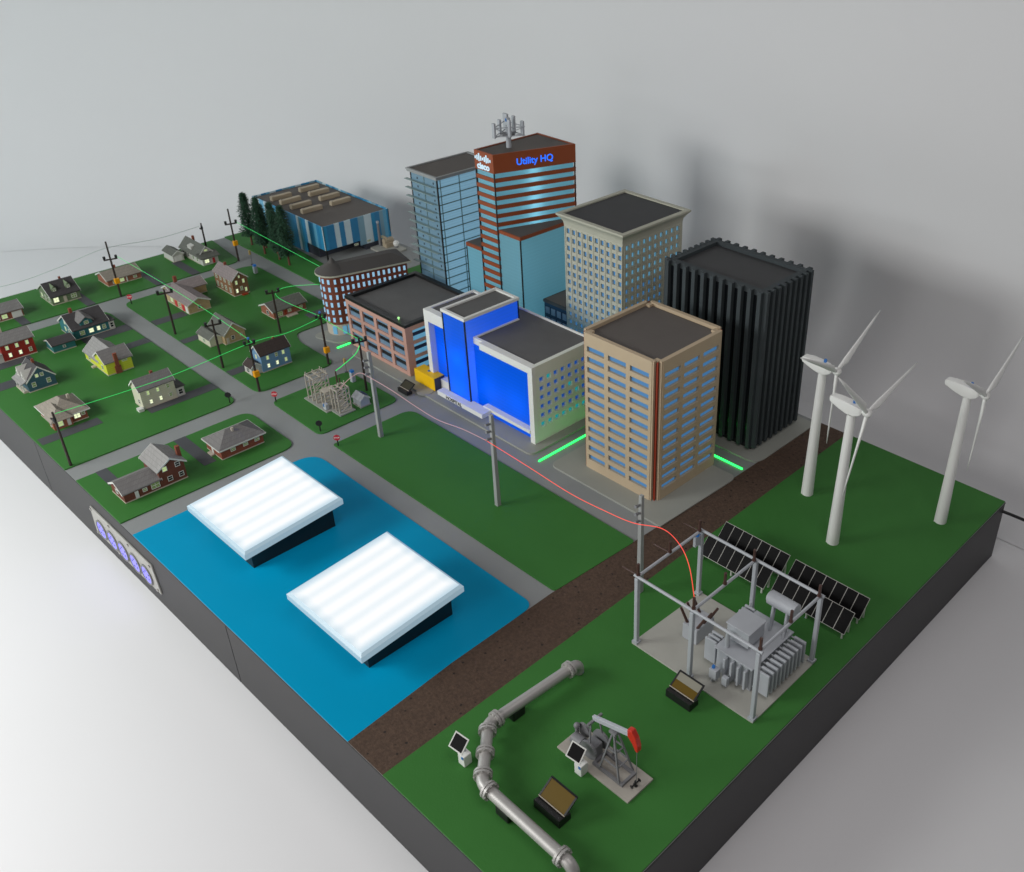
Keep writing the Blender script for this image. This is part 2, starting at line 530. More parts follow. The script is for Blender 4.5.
        o = bpy.data.objects.new(name, me)
        COL.objects.link(o)
        if parent:
            o.parent = parent
        ORG[o.name] = org.copy()
        if bevel:
            md = o.modifiers.new('bevel', 'BEVEL')
            md.width = bevel
            md.segments = seg
            md.limit_method = 'ANGLE'
            md.angle_limit = math.radians(40)
        return o


def tag(o, label, cat, group=None):
    o['label'] = label
    o['category'] = cat
    if group:
        o['group'] = group
    return o


def thing(name, label, cat, loc, group=None):
    o = bpy.data.objects.new(name, None)
    o.empty_display_size = 0.1
    COL.objects.link(o)
    o.location = loc
    ORG[o.name] = Vector(loc)
    return tag(o, label, cat, group)


def struct(mb, name, m_, bevel=0.0):
    o = mb.build(name, m_, None, bevel)
    o['kind'] = 'structure'
    return o


def rpoly(pts, n=7):
    """polygon with rounded corners: (x, y, r)"""
    out = []
    k = len(pts)
    for i in range(k):
        x, y, r = (list(pts[i]) + [0])[:3]
        if r <= 0:
            out.append((x, y))
            continue
        p = Vector((x, y))
        a = (Vector(pts[i - 1][:2]) - p).normalized()
        b_ = (Vector(pts[(i + 1) % k][:2]) - p).normalized()
        for j in range(n + 1):
            t_ = j / n
            q = (p + a * r) * (1 - t_) ** 2 + p * 2 * t_ * (1 - t_) + (p + b_ * r) * t_ ** 2
            out.append((q.x, q.y))
    return out


def text_mesh(name, s, size, loc, rot, m_, parent, extrude=0.01, bold=0.0, align='CENTER'):
    cu = bpy.data.curves.new(name, 'FONT')
    cu.body = s
    cu.size = size
    cu.extrude = extrude
    cu.offset = bold
    cu.align_x = align
    cu.align_y = 'CENTER'
    tmp = bpy.data.objects.new('tmp', cu)
    COL.objects.link(tmp)
    dg = bpy.context.evaluated_depsgraph_get()
    dg.update()
    me = bpy.data.meshes.new_from_object(tmp.evaluated_get(dg))
    bpy.data.objects.remove(tmp)
    mt = Matrix.Translation(Vector(loc) - ORG[parent.name]) @ rot.to_4x4()
    me.transform(mt)
    me.materials.clear()
    me.materials.append(m_)
    o = bpy.data.objects.new(name, me)
    COL.objects.link(o)
    o.parent = parent
    ORG[o.name] = ORG[parent.name].copy()
    return o


def orient(face):
    """rotation for text so it reads on a face"""
    if face == '+x':
        return Matrix(((0, 0, 1), (1, 0, 0), (0, 1, 0)))
    return Matrix(((1, 0, 0), (0, 0, -1), (0, 1, 0)))


# ------------------------------------------------------------------ the setting
FL = -1.37
# studio sweep: floor, curved up into a back wall and (far left) a side wall
def sweep():
    mb = MB()
    YW, XW, R, RC = 16.3, -14.0, 3.4, 22.0
    # path of the wall foot seen from above: from right along back wall, round the corner, along the left wall
    path = [(60, YW)]
    path += [(40 - i * 4.0, YW) for i in range(0, 8)]
    n = 30
    for i in range(n + 1):
        a = PI / 2 * i / n
        path.append((XW + RC - RC * math.sin(a), YW - RC + RC * math.cos(a)))
    path += [(XW, YW - RC - 8), (XW, -40)]
    prof = []
    for i in range(13):
        a = PI / 2 * i / 12
        prof.append((R - R * math.sin(a), R - R * math.cos(a)))   # (distance inwards, height)
    prof.append((0, 26))
    rows = []
    k = len(path)
    for i, (x, y) in enumerate(path):
        x0, y0 = path[max(i - 1, 0)]
        x1, y1 = path[min(i + 1, k - 1)]
        d = Vector((x1 - x0, y1 - y0)).normalized()
        nrm = Vector((-d.y, d.x))           # inwards
        rows.append([(x + nrm.x * a, y + nrm.y * a, FL + h) for a, h in prof])
    vs = [p for r in rows for p in r]
    m_ = len(prof)
    fs = []
    for i in range(k - 1):
        for j in range(m_ - 1):
            a = i * m_ + j
            fs.append((a, a + 1, a + m_ + 1, a + m_))
    mb.add(vs, fs, 0, True)
    return mb


o = struct(sweep(), 'studio_backdrop', M['cyc'])
o['kind'] = 'structure'
mb = MB()
mb.add([(-60, -40, FL - 0.01), (70, -40, FL - 0.01), (70, 30, FL - 0.01), (-60, 30, FL - 0.01)], [(0, 1, 2, 3)])
struct(mb, 'studio_floor', M['cyc'])

# the display base: three joined sections
BX, BY = 24.54, 12.25
base = thing('display_base', 'long black plinth that carries the whole model town', 'plinth', (12.2, 6.1, FL))
MB().box(.03, BX - .03, .03, BY - .03, FL + .002, -.031).build('inner_core', M['seam'], base)
for x0, x1 in ((0, 8.2), (8.225, 16.4), (16.425, BX)):
    MB().box(x0, x1, 0, BY, FL, -0.03).build('base_section', M['base'], base)
MB().box(-.004, BX + .004, -.004, BY + .004, -0.0295, -0.0005).build('edge_band', M['seam'], base)
struct(MB().box(0.0, BX, 0.0, BY, -0.0003, 0.004), 'road', M['asphalt'])


def plate(name, pts, z0, z1, m_, bevel=0.003):
    return struct(MB().prism(rpoly(pts), z0, z1), name, m_, bevel)


LZ = 0.03
plate('lawn', [(0, 0), (2.2, 0), (2.2, 8.02, .3), (0, 8.25)], 0.001, LZ, M['lawn'])
plate('lawn', [(2.74, 0), (9.86, 0), (9.86, 3.78, .28), (2.74, 3.78, .45)], 0.001, LZ, M['lawn'])
plate('lawn', [(2.70, 4.29, .3), (9.86, 4.29, .3), (9.86, 6.36, .3), (8.25, 6.36, .2), (7.72, 6.55, .2), (7.72, 8.14, .2), (2.70, 8.14, .4)], 0.001, LZ, M['lawn'])
plate('lawn', [(10.42, 0), (12.46, 0), (12.46, 3.72, .32), (10.42, 3.72, .32)], 0.001, LZ, M['lawn'])
plate('lawn', [(10.43, 4.29, .2), (12.48, 4.27, .2), (12.48, 6.35, .22), (10.43, 6.33, .25)], 0.001, LZ, M['lawn'])
plate('lawn', [(13.0, 4.26, .06), (19.86, 4.28, .1), (19.96, 6.26, .1), (13.0, 6.28, .3)], 0.001, LZ, M['lawn'])
plate('lawn', [(0, 8.66), (7.2, 8.66, .2), (7.2, 9.45), (0, 9.85)], 0.001, LZ, M['lawn'])
plate('lawn', [(6.3, 10.8, .2), (7.6, 10.8, .2), (7.6, 12.15, .2), (6.3, 12.15, .2)], 0.001, LZ, M['lawn'])
plate('lawn', [(20.86, 0), (24.53, 0), (24.53, 12.24), (20.86, 12.24)], 0.001, LZ, M['lawn'])
plate('dirt_strip', [(20.0, 0.004), (20.855, 0.004), (20.855, 12.24), (20.12, 12.24), (20.05, 9.0), (19.95, 6.3), (19.85, 4.2), (19.88, 2.0)], 0.001, 0.0225, M['dirt'], 0)
plate('pond', [(12.96, 0.004), (20.05, 0.004), (19.83, 3.81, .22), (12.98, 3.82, .45)], 0.001, 0.018, M['pond'], 0.004)
# pavements of the city blocks
plate('pavement', [(9.6, 6.89, .3), (16.42, 6.87, .18), (16.42, 9.25, .15), (9.6, 9.6, .2)], 0.001, 0.045, M['pave'])
plate('pavement', [(16.95, 6.9, .2), (20.02, 6.9), (20.10, 9.22, .2), (16.95, 9.22, .2)], 0.001, 0.045, M['pave'])
plate('pavement', [(16.75, 9.88, .2), (20.11, 9.88, .3), (20.13, 12.1), (16.75, 12.1)], 0.001, 0.045, M['pave'])
plate('pavement', [(8.15, 6.72, .3), (9.05, 7.0, .2), (9.5, 9.5), (8.3, 9.6)], 0.001, 0.047, M['pave'])
# driveways on the lawns
for (x0, x1, y0, y1) in ((1.0, 2.2, 1.9, 2.12), (1.1, 2.2, 3.55, 3.78), (0.95, 2.2, 5.46, 5.72), (0.9, 2.2, 6.5, 6.76),
                         (4.06, 4.48, 2.6, 3.78), (5.2, 5.52, 2.7, 3.78), (3.95, 4.4, 0.0, 1.4), (5.1, 5.5, 0.0, 0.75),
                         (8.64, 8.97, 2.2, 3.78), (8.28, 8.6, 0.05, 1.3), (4.36, 4.7, 4.29, 5.15), (5.97, 6.24, 4.29, 4.95),
                         (8.36, 8.66, 4.29, 4.83), (10.42, 11.1, 0.38, 0.6), (10.42, 11.8, 2.0, 2.26), (6.9, 7.2, 7.3, 8.14)):
    struct(MB().box(x0, x1, y0, y1, LZ - 0.01, LZ + 0.004), 'driveway', M['drive'])

# glowing green strips set between the blocks
for lab, b6 in (('glowing green light strip in the gap between blue hospital and tan tower', (16.66, 16.69, 6.85, 9.8)),
                ('glowing green light strip crossing the road in front of the black tower', (18.2, 19.98, 9.54, 9.57)),
                ('short glowing green light strip on road beside the red brick corner building', (9.175, 9.20, 6.84, 7.22))):
    tag(MB().box(b6[0], b6[1], b6[2], b6[3], 0.004, 0.03).build('light_strip', M['led']), lab, 'light strip', 'green light strips')

# ------------------------------------------------------------------ houses
PANE = {'l': 'winhouse', 'h': 'winhot', 'd': 'windim', 'k': 'windark'}


def window(root, face, plane, u, z, w_, h, kind='d', trim='trim', name='window'):
    """frame (part) with pane (sub-part), standing proud of the wall"""
    sg = 1 if face[0] == '+' else -1

    def bx(mb, ua, ub, za, zb, d0, d1):
        a, b_ = sorted((plane + sg * d0, plane + sg * d1))
        if face[1] == 'x':
            mb.box(a, b_, ua, ub, za, zb)
        else:
            mb.box(ua, ub, a, b_, za, zb)
    t_ = 0.010
    f = MB()
    bx(f, u - w_ / 2 - t_, u - w_ / 2, z - t_, z + h + t_, -0.004, 0.010)
    bx(f, u + w_ / 2, u + w_ / 2 + t_, z - t_, z + h + t_, -0.004, 0.010)
    bx(f, u - w_ / 2, u + w_ / 2, z - t_, z, -0.004, 0.012)
    bx(f, u - w_ / 2, u + w_ / 2, z + h, z + h + t_, -0.004, 0.010)
    bx(f, u - w_ / 2, u + w_ / 2, z + h * .5 - .004, z + h * .5 + .004, -0.002, 0.007)
    if w_ > 0.1:
        bx(f, u - .004, u + .004, z, z + h, -0.002, 0.006)
    fo = f.build(name, M[trim], root)
    p = MB()
    bx(p, u - w_ / 2, u + w_ / 2, z, z + h, -0.003, 0.004)
    p.build('pane', M[PANE[kind]], fo)
    return fo


def door(root, face, plane, u, z, w_, h, m_='trim'):
    sg = 1 if face[0] == '+' else -1
    a, b_ = sorted((plane - sg * 0.003, plane + sg * 0.012))
    mb = MB()
    if face[1] == 'x':
        mb.box(a, b_, u - w_ / 2, u + w_ / 2, z, z + h)
    else:
        mb.box(u - w_ / 2, u + w_ / 2, a, b_, z, z + h)
    return mb.build('door', M[m_] if isinstance(m_, str) else m_, root, 0.003)


def gable_block(root, x0, x1, y0, y1, h, axis, rise, wallm, roofm, z0=LZ, over=0.045, asym=0.0, trimm=None, rname='roof', wname='wall', found=True):
    """walls with gable ends plus a two-slab roof"""
    z1 = z0 + h
    over = over * 0.62
    wb = MB()
    if axis == 'x':
        ym = (y0 + y1) / 2 + asym
        sec = [(y0, z0), (y1, z0), (y1, z1), (ym, z1 + rise), (y0, z1)]
        vs = [(x0, y, z) for y, z in sec] + [(x1, y, z) for y, z in sec]
    else:
        xm = (x0 + x1) / 2 + asym
        sec = [(x0, z0), (x1, z0), (x1, z1), (xm, z1 + rise), (x0, z1)]
        vs = [(x, y0, z) for x, z in sec] + [(x, y1, z) for x, z in sec]
    fs = [(4, 3, 2, 1, 0), (5, 6, 7, 8, 9)] + [(i, (i + 1) % 5, 5 + (i + 1) % 5, 5 + i) for i in range(5)]
    wb.add(vs, fs)
    wo = wb.build(wname, wallm, root)
    rb = MB()
    t_ = 0.022
    (a0, a1, am) = (y0, y1, (y0 + y1) / 2 + asym) if axis == 'x' else (x0, x1, (x0 + x1) / 2 + asym)
    (e0, e1) = (x0 - over, x1 + over) if axis == 'x' else (y0 - over, y1 + over)
    for side in (0, 1):
        ae = a0 if side == 0 else a1
        s = rise / abs(am - ae)
        oe = over if side == 1 else -over
        ze = z1 - s * over
        zr = z1 + rise
        q = [(ae + oe, ze + 0.003), (am, zr + 0.003), (am, zr + t_ + 0.003), (ae + oe, ze + t_ + 0.003)]
        if axis == 'x':
            vs = [(e0, a, z) for a, z in q] + [(e1, a, z) for a, z in q]
        else:
            vs = [(a, e0, z) for a, z in q] + [(a, e1, z) for a, z in q]
        rb.add(vs, [(3, 2, 1, 0), (4, 5, 6, 7), (0, 1, 5, 4), (1, 2, 6, 5), (2, 3, 7, 6), (3, 0, 4, 7)])
    ro = rb.build(rname, roofm, root)
    # white bargeboards on the gable ends
    for e in (e0, e1):
        tb = MB()
        d = 0.006 if e == e1 else -0.006
        for ae, oe in ((a0, -over), (a1, over)):
            s = rise / abs(am - ae)
            ze = z1 - s * over
            q = [(ae + oe, ze - 0.012), (am, z1 + rise - 0.012), (am, z1 + rise + t_ + .004), (ae + oe, ze + t_ + .004)]
            lo, hi = sorted((e + d, e + d * 0.05))
            if axis == 'x':
                vs = [(lo, a, z) for a, z in q] + [(hi, a, z) for a, z in q]
            else:
                vs = [(a, lo, z) for a, z in q] + [(a, hi, z) for a, z in q]
            tb.add(vs, [(3, 2, 1, 0), (4, 5, 6, 7), (0, 1, 5, 4), (1, 2, 6, 5), (2, 3, 7, 6), (3, 0, 4, 7)])
        tb.build('bargeboard', M['trim'], ro)
    if found:
        MB().box(x0 - .006, x1 + .006, y0 - .006, y1 + .006, LZ - .005, LZ + .022).build('foundation', M['stone'], root)
    return wo, ro


def hip_block(root, x0, x1, y0, y1, h, rise, wallm, roofm, over=0.06, z0=LZ, found=True, inset=None):
    z1 = z0 + h
    over = over * 0.75
    MB().box(x0, x1, y0, y1, z0, z1).build('wall', wallm, root)
    X0, X1, Y0, Y1 = x0 - over, x1 + over, y0 - over, y1 + over
    ins = inset or min(X1 - X0, Y1 - Y0) / 2
    if (Y1 - Y0) >= (X1 - X0):
        xm = (X0 + X1) / 2
        r = [(xm, Y0 + ins), (xm, Y1 - ins)]
        top = [(r[0][0], r[0][1], z1 + rise), (r[1][0], r[1][1], z1 + rise)]
        fs_top = [(4, 5, 8), (5, 6, 9, 8), (6, 7, 9), (7, 4, 8, 9)]
    else:
        ym = (Y0 + Y1) / 2
        top = [(X0 + ins, ym, z1 + rise), (X1 - ins, ym, z1 + rise)]
        fs_top = [(4, 5, 9, 8), (5, 6, 9), (6, 7, 8, 9), (7, 4, 8)]
    vs = [(X0, Y0, z1 + .002), (X1, Y0, z1 + .002), (X1, Y1, z1 + .002), (X0, Y1, z1 + .002),
          (X0, Y0, z1 + .022), (X1, Y0, z1 + .022), (X1, Y1, z1 + .022), (X0, Y1, z1 + .022)] + top
    fs = [(3, 2, 1, 0), (0, 1, 5, 4), (1, 2, 6, 5), (2, 3, 7, 6), (3, 0, 4, 7)] + fs_top
    ro = MB().add(vs, fs).build('roof', roofm, root)
    g = MB()
    for a, b_, c, d in ((X0 - .006, X1 + .006, Y0 - .006, Y0), (X0 - .006, X1 + .006, Y1, Y1 + .006), (X0 - .006, X0, Y0, Y1), (X1, X1 + .006, Y0, Y1)):
        g.box(a, b_, c, d, z1 - .004, z1 + .024)
    g.build('fascia', M['trim'], ro)
    if found:
        MB().box(x0 - .006, x1 + .006, y0 - .006, y1 + .006, LZ - .005, LZ + .02).build('foundation', M['stone'], root)
    return ro


def chimney(root, x, y, z0, z1, s=0.07, m_=None, par=None):
    c = MB().box(x - s / 2, x + s / 2, y - s / 2, y + s / 2, z0, z1).build('chimney', m_ or BR['red'], par or root)
    return c


HG = 'model houses of the suburb'


def house(name, label, x, y):
    return thing(name, label, 'house', (x, y, LZ), HG)


# 1 maroon brick split-level, near left edge
r = house('brick_house', 'long dark red brick split level house with low wing and taller gabled end', 11.6, 0.95)
gable_block(r, 11.34, 11.93, 0.34, 1.06, 0.21, 'y', 0.15, BR['maroon'], SH['grey'])
# taller section: ridge along x, gable to the right
gable_block(r, 11.24, 11.935, 1.06, 1.58, 0.42, 'x', 0.17, BR['maroon'], SH['lgrey'], over=0.075)
chimney(r, 11.72, 1.60, 0.4, 0.68, 0.075)
window(r, '+x', 11.935, 1.19, 0.38, 0.08, 0.09, 'l'); window(r, '+x', 11.935, 1.45, 0.38, 0.08, 0.09, 'k')
window(r, '+x', 11.935, 1.25, 0.13, 0.08, 0.09, 'k'); window(r, '+x', 11.935, 1.48, 0.13, 0.08, 0.09, 'k')
door(r, '+x', 11.93, 0.58, 0.045, 0.07, 0.16)
window(r, '+x', 11.93, 0.74, 0.13, 0.07, 0.06, 'd'); window(r, '+x', 11.93, 0.95, 0.10, 0.15, 0.13, 'd')
window(r, '-y', 0.34, 11.62, 0.14, 0.09, 0.07, 'k')

# 2 brick hip ranch
r = house('brick_house', 'red brick ranch house with grey hip roof beside the wide crossing', 11.53, 2.83)
ro = hip_block(r, 11.22, 11.87, 2.36, 3.30, 0.23, 0.24, BR['red'], SH['grey'], over=0.07)
chimney(r, 11.62, 2.80, 0.38, 0.52, 0.045, M['stone'])
for u in (2.62, 2.90, 3.16):
    window(r, '+x', 11.87, u, 0.15, 0.09, 0.06, 'd')
door(r, '-y', 2.36, 11.5, 0.045, 0.08, 0.17)
MB().box(11.40, 11.58, 2.27, 2.345, LZ, 0.06).build('step', M['stone'], r)

# 3 brick house with broad tan hip roof
r = house('brick_house', 'red brick house with broad tan hip roof near the left edge', 7.68, 0.85)
hip_block(r, 7.30, 8.13, 0.50, 1.18, 0.22, 0.28, BR['red'], SH['tan'], over=0.08)
hp = MB()
zt = LZ + 0.225
hp.add([(7.85, 0.40, zt), (8.27, 0.40, zt), (8.27, 0.88, zt), (7.85, 0.88, zt), (7.8, 0.64, zt + 0.26), (8.05, 0.64, zt + 0.2)],
       [(0, 1, 5, 4), (1, 2, 5), (2, 3, 4, 5), (3, 0, 4), (3, 2, 1, 0)]).build('cross_roof', SH['tan'], r)
MB().box(7.93, 8.19, 0.455, 0.84, LZ, zt).build('wing', BR['orange'], r)
chimney(r, 7.72, 1.02, 0.4, 0.53, 0.05, M['stone'])
window(r, '+x', 8.13, 0.97, 0.12, 0.12, 0.10, 'h'); window(r, '+x', 8.13, 1.10, 0.15, 0.06, 0.07, 'd')
door(r, '+x', 8.19, 0.77, 0.05, 0.07, 0.16)
window(r, '+x', 8.19, 0.60, 0.10, 0.09, 0.11, 'l'); window(r, '-y', 0.455, 8.06, 0.11, 0.09, 0.10, 'k')
window(r, '-y', 0.50, 7.6, 0.11, 0.09, 0.10, 'd')

# 4 slate-blue house, steep gable
r = house('slate_house', 'slate blue house with steep gable and two white dormers', 5.77, 1.0)
gable_block(r, 5.48, 6.07, 0.71, 1.31, 0.27, 'x', 0.30, SD['slate'], SH['dark'], over=0.04)
for zz_, ww in ((0.15, 0.84), (0.15, 1.16)):
    window(r, '+x', 6.07, ww, zz_, 0.07, 0.10, 'd')
window(r, '+x', 6.07, 0.95, 0.36, 0.055, 0.07, 'l'); window(r, '+x', 6.07, 1.06, 0.36, 0.055, 0.07, 'd')
for x in (5.63, 5.93):
    d = MB()
    d.add([(x - .10, .70, .34), (x + .10, .70, .34), (x + .10, .98, .34), (x - .10, .98, .34), (x, .70, .56), (x, 1.0, .56)],
          [(0, 1, 4), (3, 5, 2), (0, 4, 5, 3), (1, 2, 5, 4), (3, 2, 1, 0)])
    dm = d.build('dormer', SD['white'], r)
    window(r, '-y', .70, x, 0.37, 0.05, 0.07, 'k')
chimney(r, 5.80, 1.03, 0.55, 0.70, 0.05)
MB().box(5.55, 6.02, 0.60, 0.70, LZ, 0.07).build('porch', M['stone'], r)
for x in (5.57, 5.78, 6.0):
    MB().box(x - .01, x + .01, .615, .635, .07, .26).build('porch_post', M['trim'], r)
MB().add([(5.5, .58, .26), (6.07, .58, .26), (6.07, .76, .34), (5.5, .76, .34), (5.5, .58, .28), (6.07, .58, .28), (6.07, .76, .36), (5.5, .76, .36)],
         [(3, 2, 1, 0), (4, 5, 6, 7), (0, 1, 5, 4), (1, 2, 6, 5), (2, 3, 7, 6), (3, 0, 4, 7)]).build('porch_roof', SH['lgrey'], r)

# 5 teal house + its shed
r = house('teal_house', 'large teal house with dark roof and rounded dormer', 3.62, 2.98)
gable_block(r, 3.22, 4.10, 2.50, 3.36, 0.27, 'y', 0.27, SD['teal'], SH['dark'], over=0.05)
dm = MB().add([(3.80, 2.72, .38), (3.80, 3.02, .38), (4.06, 3.02, .36), (4.06, 2.72, .36), (3.80, 2.74, .52), (3.8, 3.0, .52), (4.06, 3.0, .46), (4.06, 2.74, .46), (3.78, 2.87, .58), (4.06, 2.87, .52)],
              [(3, 2, 6, 9, 7), (0, 4, 8, 5, 1), (0, 3, 7, 4), (1, 5, 6, 2), (4, 7, 9, 8), (5, 8, 9, 6), (0, 1, 2, 3)]).build('dormer', [SD['teal']], r)
MB().add([(3.70, 2.68, .47), (4.09, 2.68, .42), (4.09, 2.87, .55), (3.66, 2.87, .61), (3.70, 3.06, .47), (4.09, 3.06, .42),
          (3.70, 2.68, .49), (4.09, 2.68, .44), (4.09, 2.87, .57), (3.66, 2.87, .63), (3.70, 3.06, .49), (4.09, 3.06, .44)],
         [(0, 1, 2, 3), (3, 2, 5, 4), (6, 9, 8, 7), (9, 10, 11, 8), (1, 7, 8, 2), (2, 8, 11, 5), (0, 6, 7, 1), (4, 5, 11, 10), (0, 3, 9, 6), (3, 4, 10, 9)]).build('dormer_roof', SH['grey'], dm)
window(r, '+x', 4.06, 2.87, 0.375, 0.09, 0.07, 'd')
for u, k in ((2.70, 'd'), (2.92, 'h'), (3.10, 'h'), (3.24, 'd')):
    window(r, '+x', 4.10, u, 0.13, 0.07 if u > 3 else .10, 0.10, k)
window(r, '-y', 2.50, 3.6, 0.15, 0.08, 0.10, 'l'); window(r, '-y', 2.50, 3.82, 0.15, 0.08, 0.10, 'd'); window(r, '-y', 2.50, 3.66, 0.36, 0.06, 0.08, 'l')
chimney(r, 3.60, 2.72, 0.48, 0.70, 0.07)
MB().box(3.72, 4.10, 3.36, 3.50, LZ, 0.27).build('porch', SD['white'], r, 0.004)
MB().box(3.70, 4.14, 3.365, 3.53, 0.272, 0.295).build('porch_roof', SH['dark'], r)
for u in (3.82, 3.97):
    window(r, '+y', 3.50, u, .1, .08, .12, 'd')
window(r, '+x', 4.10, 3.43, .1, .07, .12, 'k')
r = thing('garden_shed', 'low teal shed with dark roof in front of the teal house', 'shed', (4.2, 2.13, LZ))
gable_block(r, 3.97, 4.44, 1.86, 2.38, 0.19, 'y', 0.09, SD['teal'], SH['dark'], over=0.04)
window(r, '+x', 4.44, 2.12, 0.12, 0.05, 0.05, 'k')

# 6 yellow house
r = house('yellow_house', 'bright yellow house with grey roof and red chimney', 5.95, 2.57)
gable_block(r, 5.28, 6.10, 2.283, 2.90, 0.22, 'x', 0.26, SD['yellow'], SH['lgrey'], over=0.05)
gable_block(r, 5.95, 6.56, 2.28, 2.88, 0.33, 'y', 0.20, SD['yellow'], SH['grey'], over=0.05)
c = MB().box(6.555, 6.60, 2.46, 2.60, LZ, 0.22).box(6.555, 6.615, 2.49, 2.57, 0.22, 0.56)
c.build('chimney', BR['red'], r)
window(r, '+x', 6.56, 2.72, 0.29, 0.10, 0.05, 'd'); window(r, '-y', 2.283, 5.55, 0.11, 0.09, 0.10, 'd')
window(r, '-y', 2.28, 6.32, 0.13, 0.08, 0.10, 'd')
MB().box(5.82, 5.92, 2.18, 2.276, LZ, 0.07).build('step', M['stone'], r)

# 7 cream two-storey
r = house('cream_house', 'cream two storey house with grey roof and small side porch', 8.5, 2.55)
gable_block(r, 8.27, 8.71, 2.16, 2.93, 0.48, 'y', 0.19, SD['cream'], SH['grey'], over=0.045)
for u, k in ((2.33, 'l'), (2.55, 'l'), (2.78, 'd')):
    window(r, '+x', 8.71, u, 0.36, 0.055, 0.09, k, 'trim')
for u, k in ((2.35, 'h'), (2.57, 'h'), (2.80, 'd')):
    window(r, '+x', 8.71, u, 0.13, 0.055, 0.09, k, 'trim')
window(r, '-y', 2.16, 8.55, 0.14, 0.06, 0.10, 'k')
chimney(r, 8.44, 2.60, 0.58, 0.76, 0.06)
MB().box(8.36, 8.70, 2.93, 3.12, LZ, 0.27).build('porch', SD['white'], r)
MB().add([(8.30, 2.94, .275), (8.74, 2.94, .275), (8.74, 3.16, .275), (8.30, 3.16, .275), (8.33, 2.94, .36), (8.7, 2.94, .36)],
         [(3, 2, 1, 0), (0, 1, 5, 4), (1, 2, 5), (2, 3, 4, 5), (3, 0, 4)]).build('porch_roof', SH['dark'], r)
window(r, '+x', 8.70, 3.03, 0.09, 0.09, 0.12, 'k')
MB().box(8.62, 8.76, 2.03, 2.145, LZ, 0.10).build('step', M['trim'], r)

# 8 green cape cod
r = house('green_house', 'grey green cottage with charcoal roof and two dormers at back edge', 1.1, 3.3)
gable_block(r, 0.66, 1.53, 2.93, 3.66, 0.24, 'y', 0.26, SD['green'], SH['dark'], over=0.05)
for y in (3.10, 3.46):
    d = MB().add([(1.14, y - .06, .38), (1.14, y + .06, .38), (1.42, y + .06, .37), (1.42, y - .06, .37), (1.42, y, .53), (1.12, y, .53), (1.42, y - .06, .44), (1.42, y + .06, .44)],
                 [(3, 2, 7, 4, 6), (3, 6, 4, 5, 0), (2, 1, 5, 4, 7), (0, 1, 2, 3), (0, 5, 1)]).build('dormer', SD['green'], r)
    window(r, '+x', 1.42, y, 0.385, 0.05, 0.06, 'd')
window(r, '+x', 1.53, 3.04, 0.11, 0.12, 0.12, 'h'); window(r, '+x', 1.53, 3.50, 0.11, 0.12, 0.11, 'd')
door(r, '+x', 1.53, 3.27, 0.05, 0.08, 0.17, M['stone'])
for x in (0.85, 1.10, 1.35):
    window(r, '-y', 2.93, x, 0.11, 0.09, 0.10, 'l' if x < 1 else 'd')
chimney(r, 1.02, 3.42, 0.45, 0.59, 0.05)

# 9 red ranch with white garage door (left edge of picture)
r = house('red_house', 'red brick ranch with grey roof and wide white garage door', 1.3, 1.6)
gable_block(r, 0.95, 1.60, 1.05, 2.17, 0.22, 'y', 0.13, BR['red'], SH['grey'], over=0.05)
door(r, '+x', 1.60, 2.02, 0.045, 0.24, 0.17)
window(r, '+x', 1.60, 1.72, 0.10, 0.12, 0.10, 'l'); window(r, '+x', 1.60, 1.56, 0.10, 0.08, 0.10, 'd'); window(r, '+x', 1.60, 1.3, 0.10, 0.10, 0.10, 'l')

# 10 red two-storey
r = house('red_house', 'bright red two storey house with grey roof and three lit upper windows', 3.85, 1.1)
gable_block(r, 3.50, 4.07, 0.86, 1.60, 0.45, 'y', 0.17, SD['red'], SH['grey'], over=0.05)
for u, k in ((1.00, 'l'), (1.22, 'l'), (1.45, 'l')):
    window(r, '+x', 4.07, u, 0.33, 0.055, 0.09, k)
for u, k in ((1.02, 'h'), (1.25, 'h'), (1.48, 'd')):
    window(r, '+x', 4.07, u, 0.13, 0.055, 0.09, k)
MB().box(3.75, 4.06, 0.66, 0.86, LZ, 0.24).build('porch', SD['white'], r)
MB().box(3.7, 4.1, 0.62, 0.855, 0.242, 0.265).build('porch_roof', SH['lgrey'], r)
chimney(r, 3.62, 1.08, 0.5, 0.75, 0.055, M['stone'])

# 11 orange brick ranch at back
r = house('brick_house', 'orange brick ranch with pale tan roof on back lawn behind orange boxed pole', 1.0, 4.97)
gable_block(r, 0.66, 1.34, 4.49, 5.42, 0.19, 'y', 0.15, BR['orange'], SH['tan'], over=0.06)
window(r, '+x', 1.34, 4.88, 0.09, 0.11, 0.09, 'l'); window(r, '+x', 1.34, 4.68, 0.09, 0.09, 0.08, 'd'); window(r, '+x', 1.34, 5.25, 0.10, 0.08, 0.06, 'd')
door(r, '+x', 1.34, 5.02, 0.045, 0.035, 0.15)
chimney(r, 0.90, 4.92, 0.32, 0.45, 0.05)

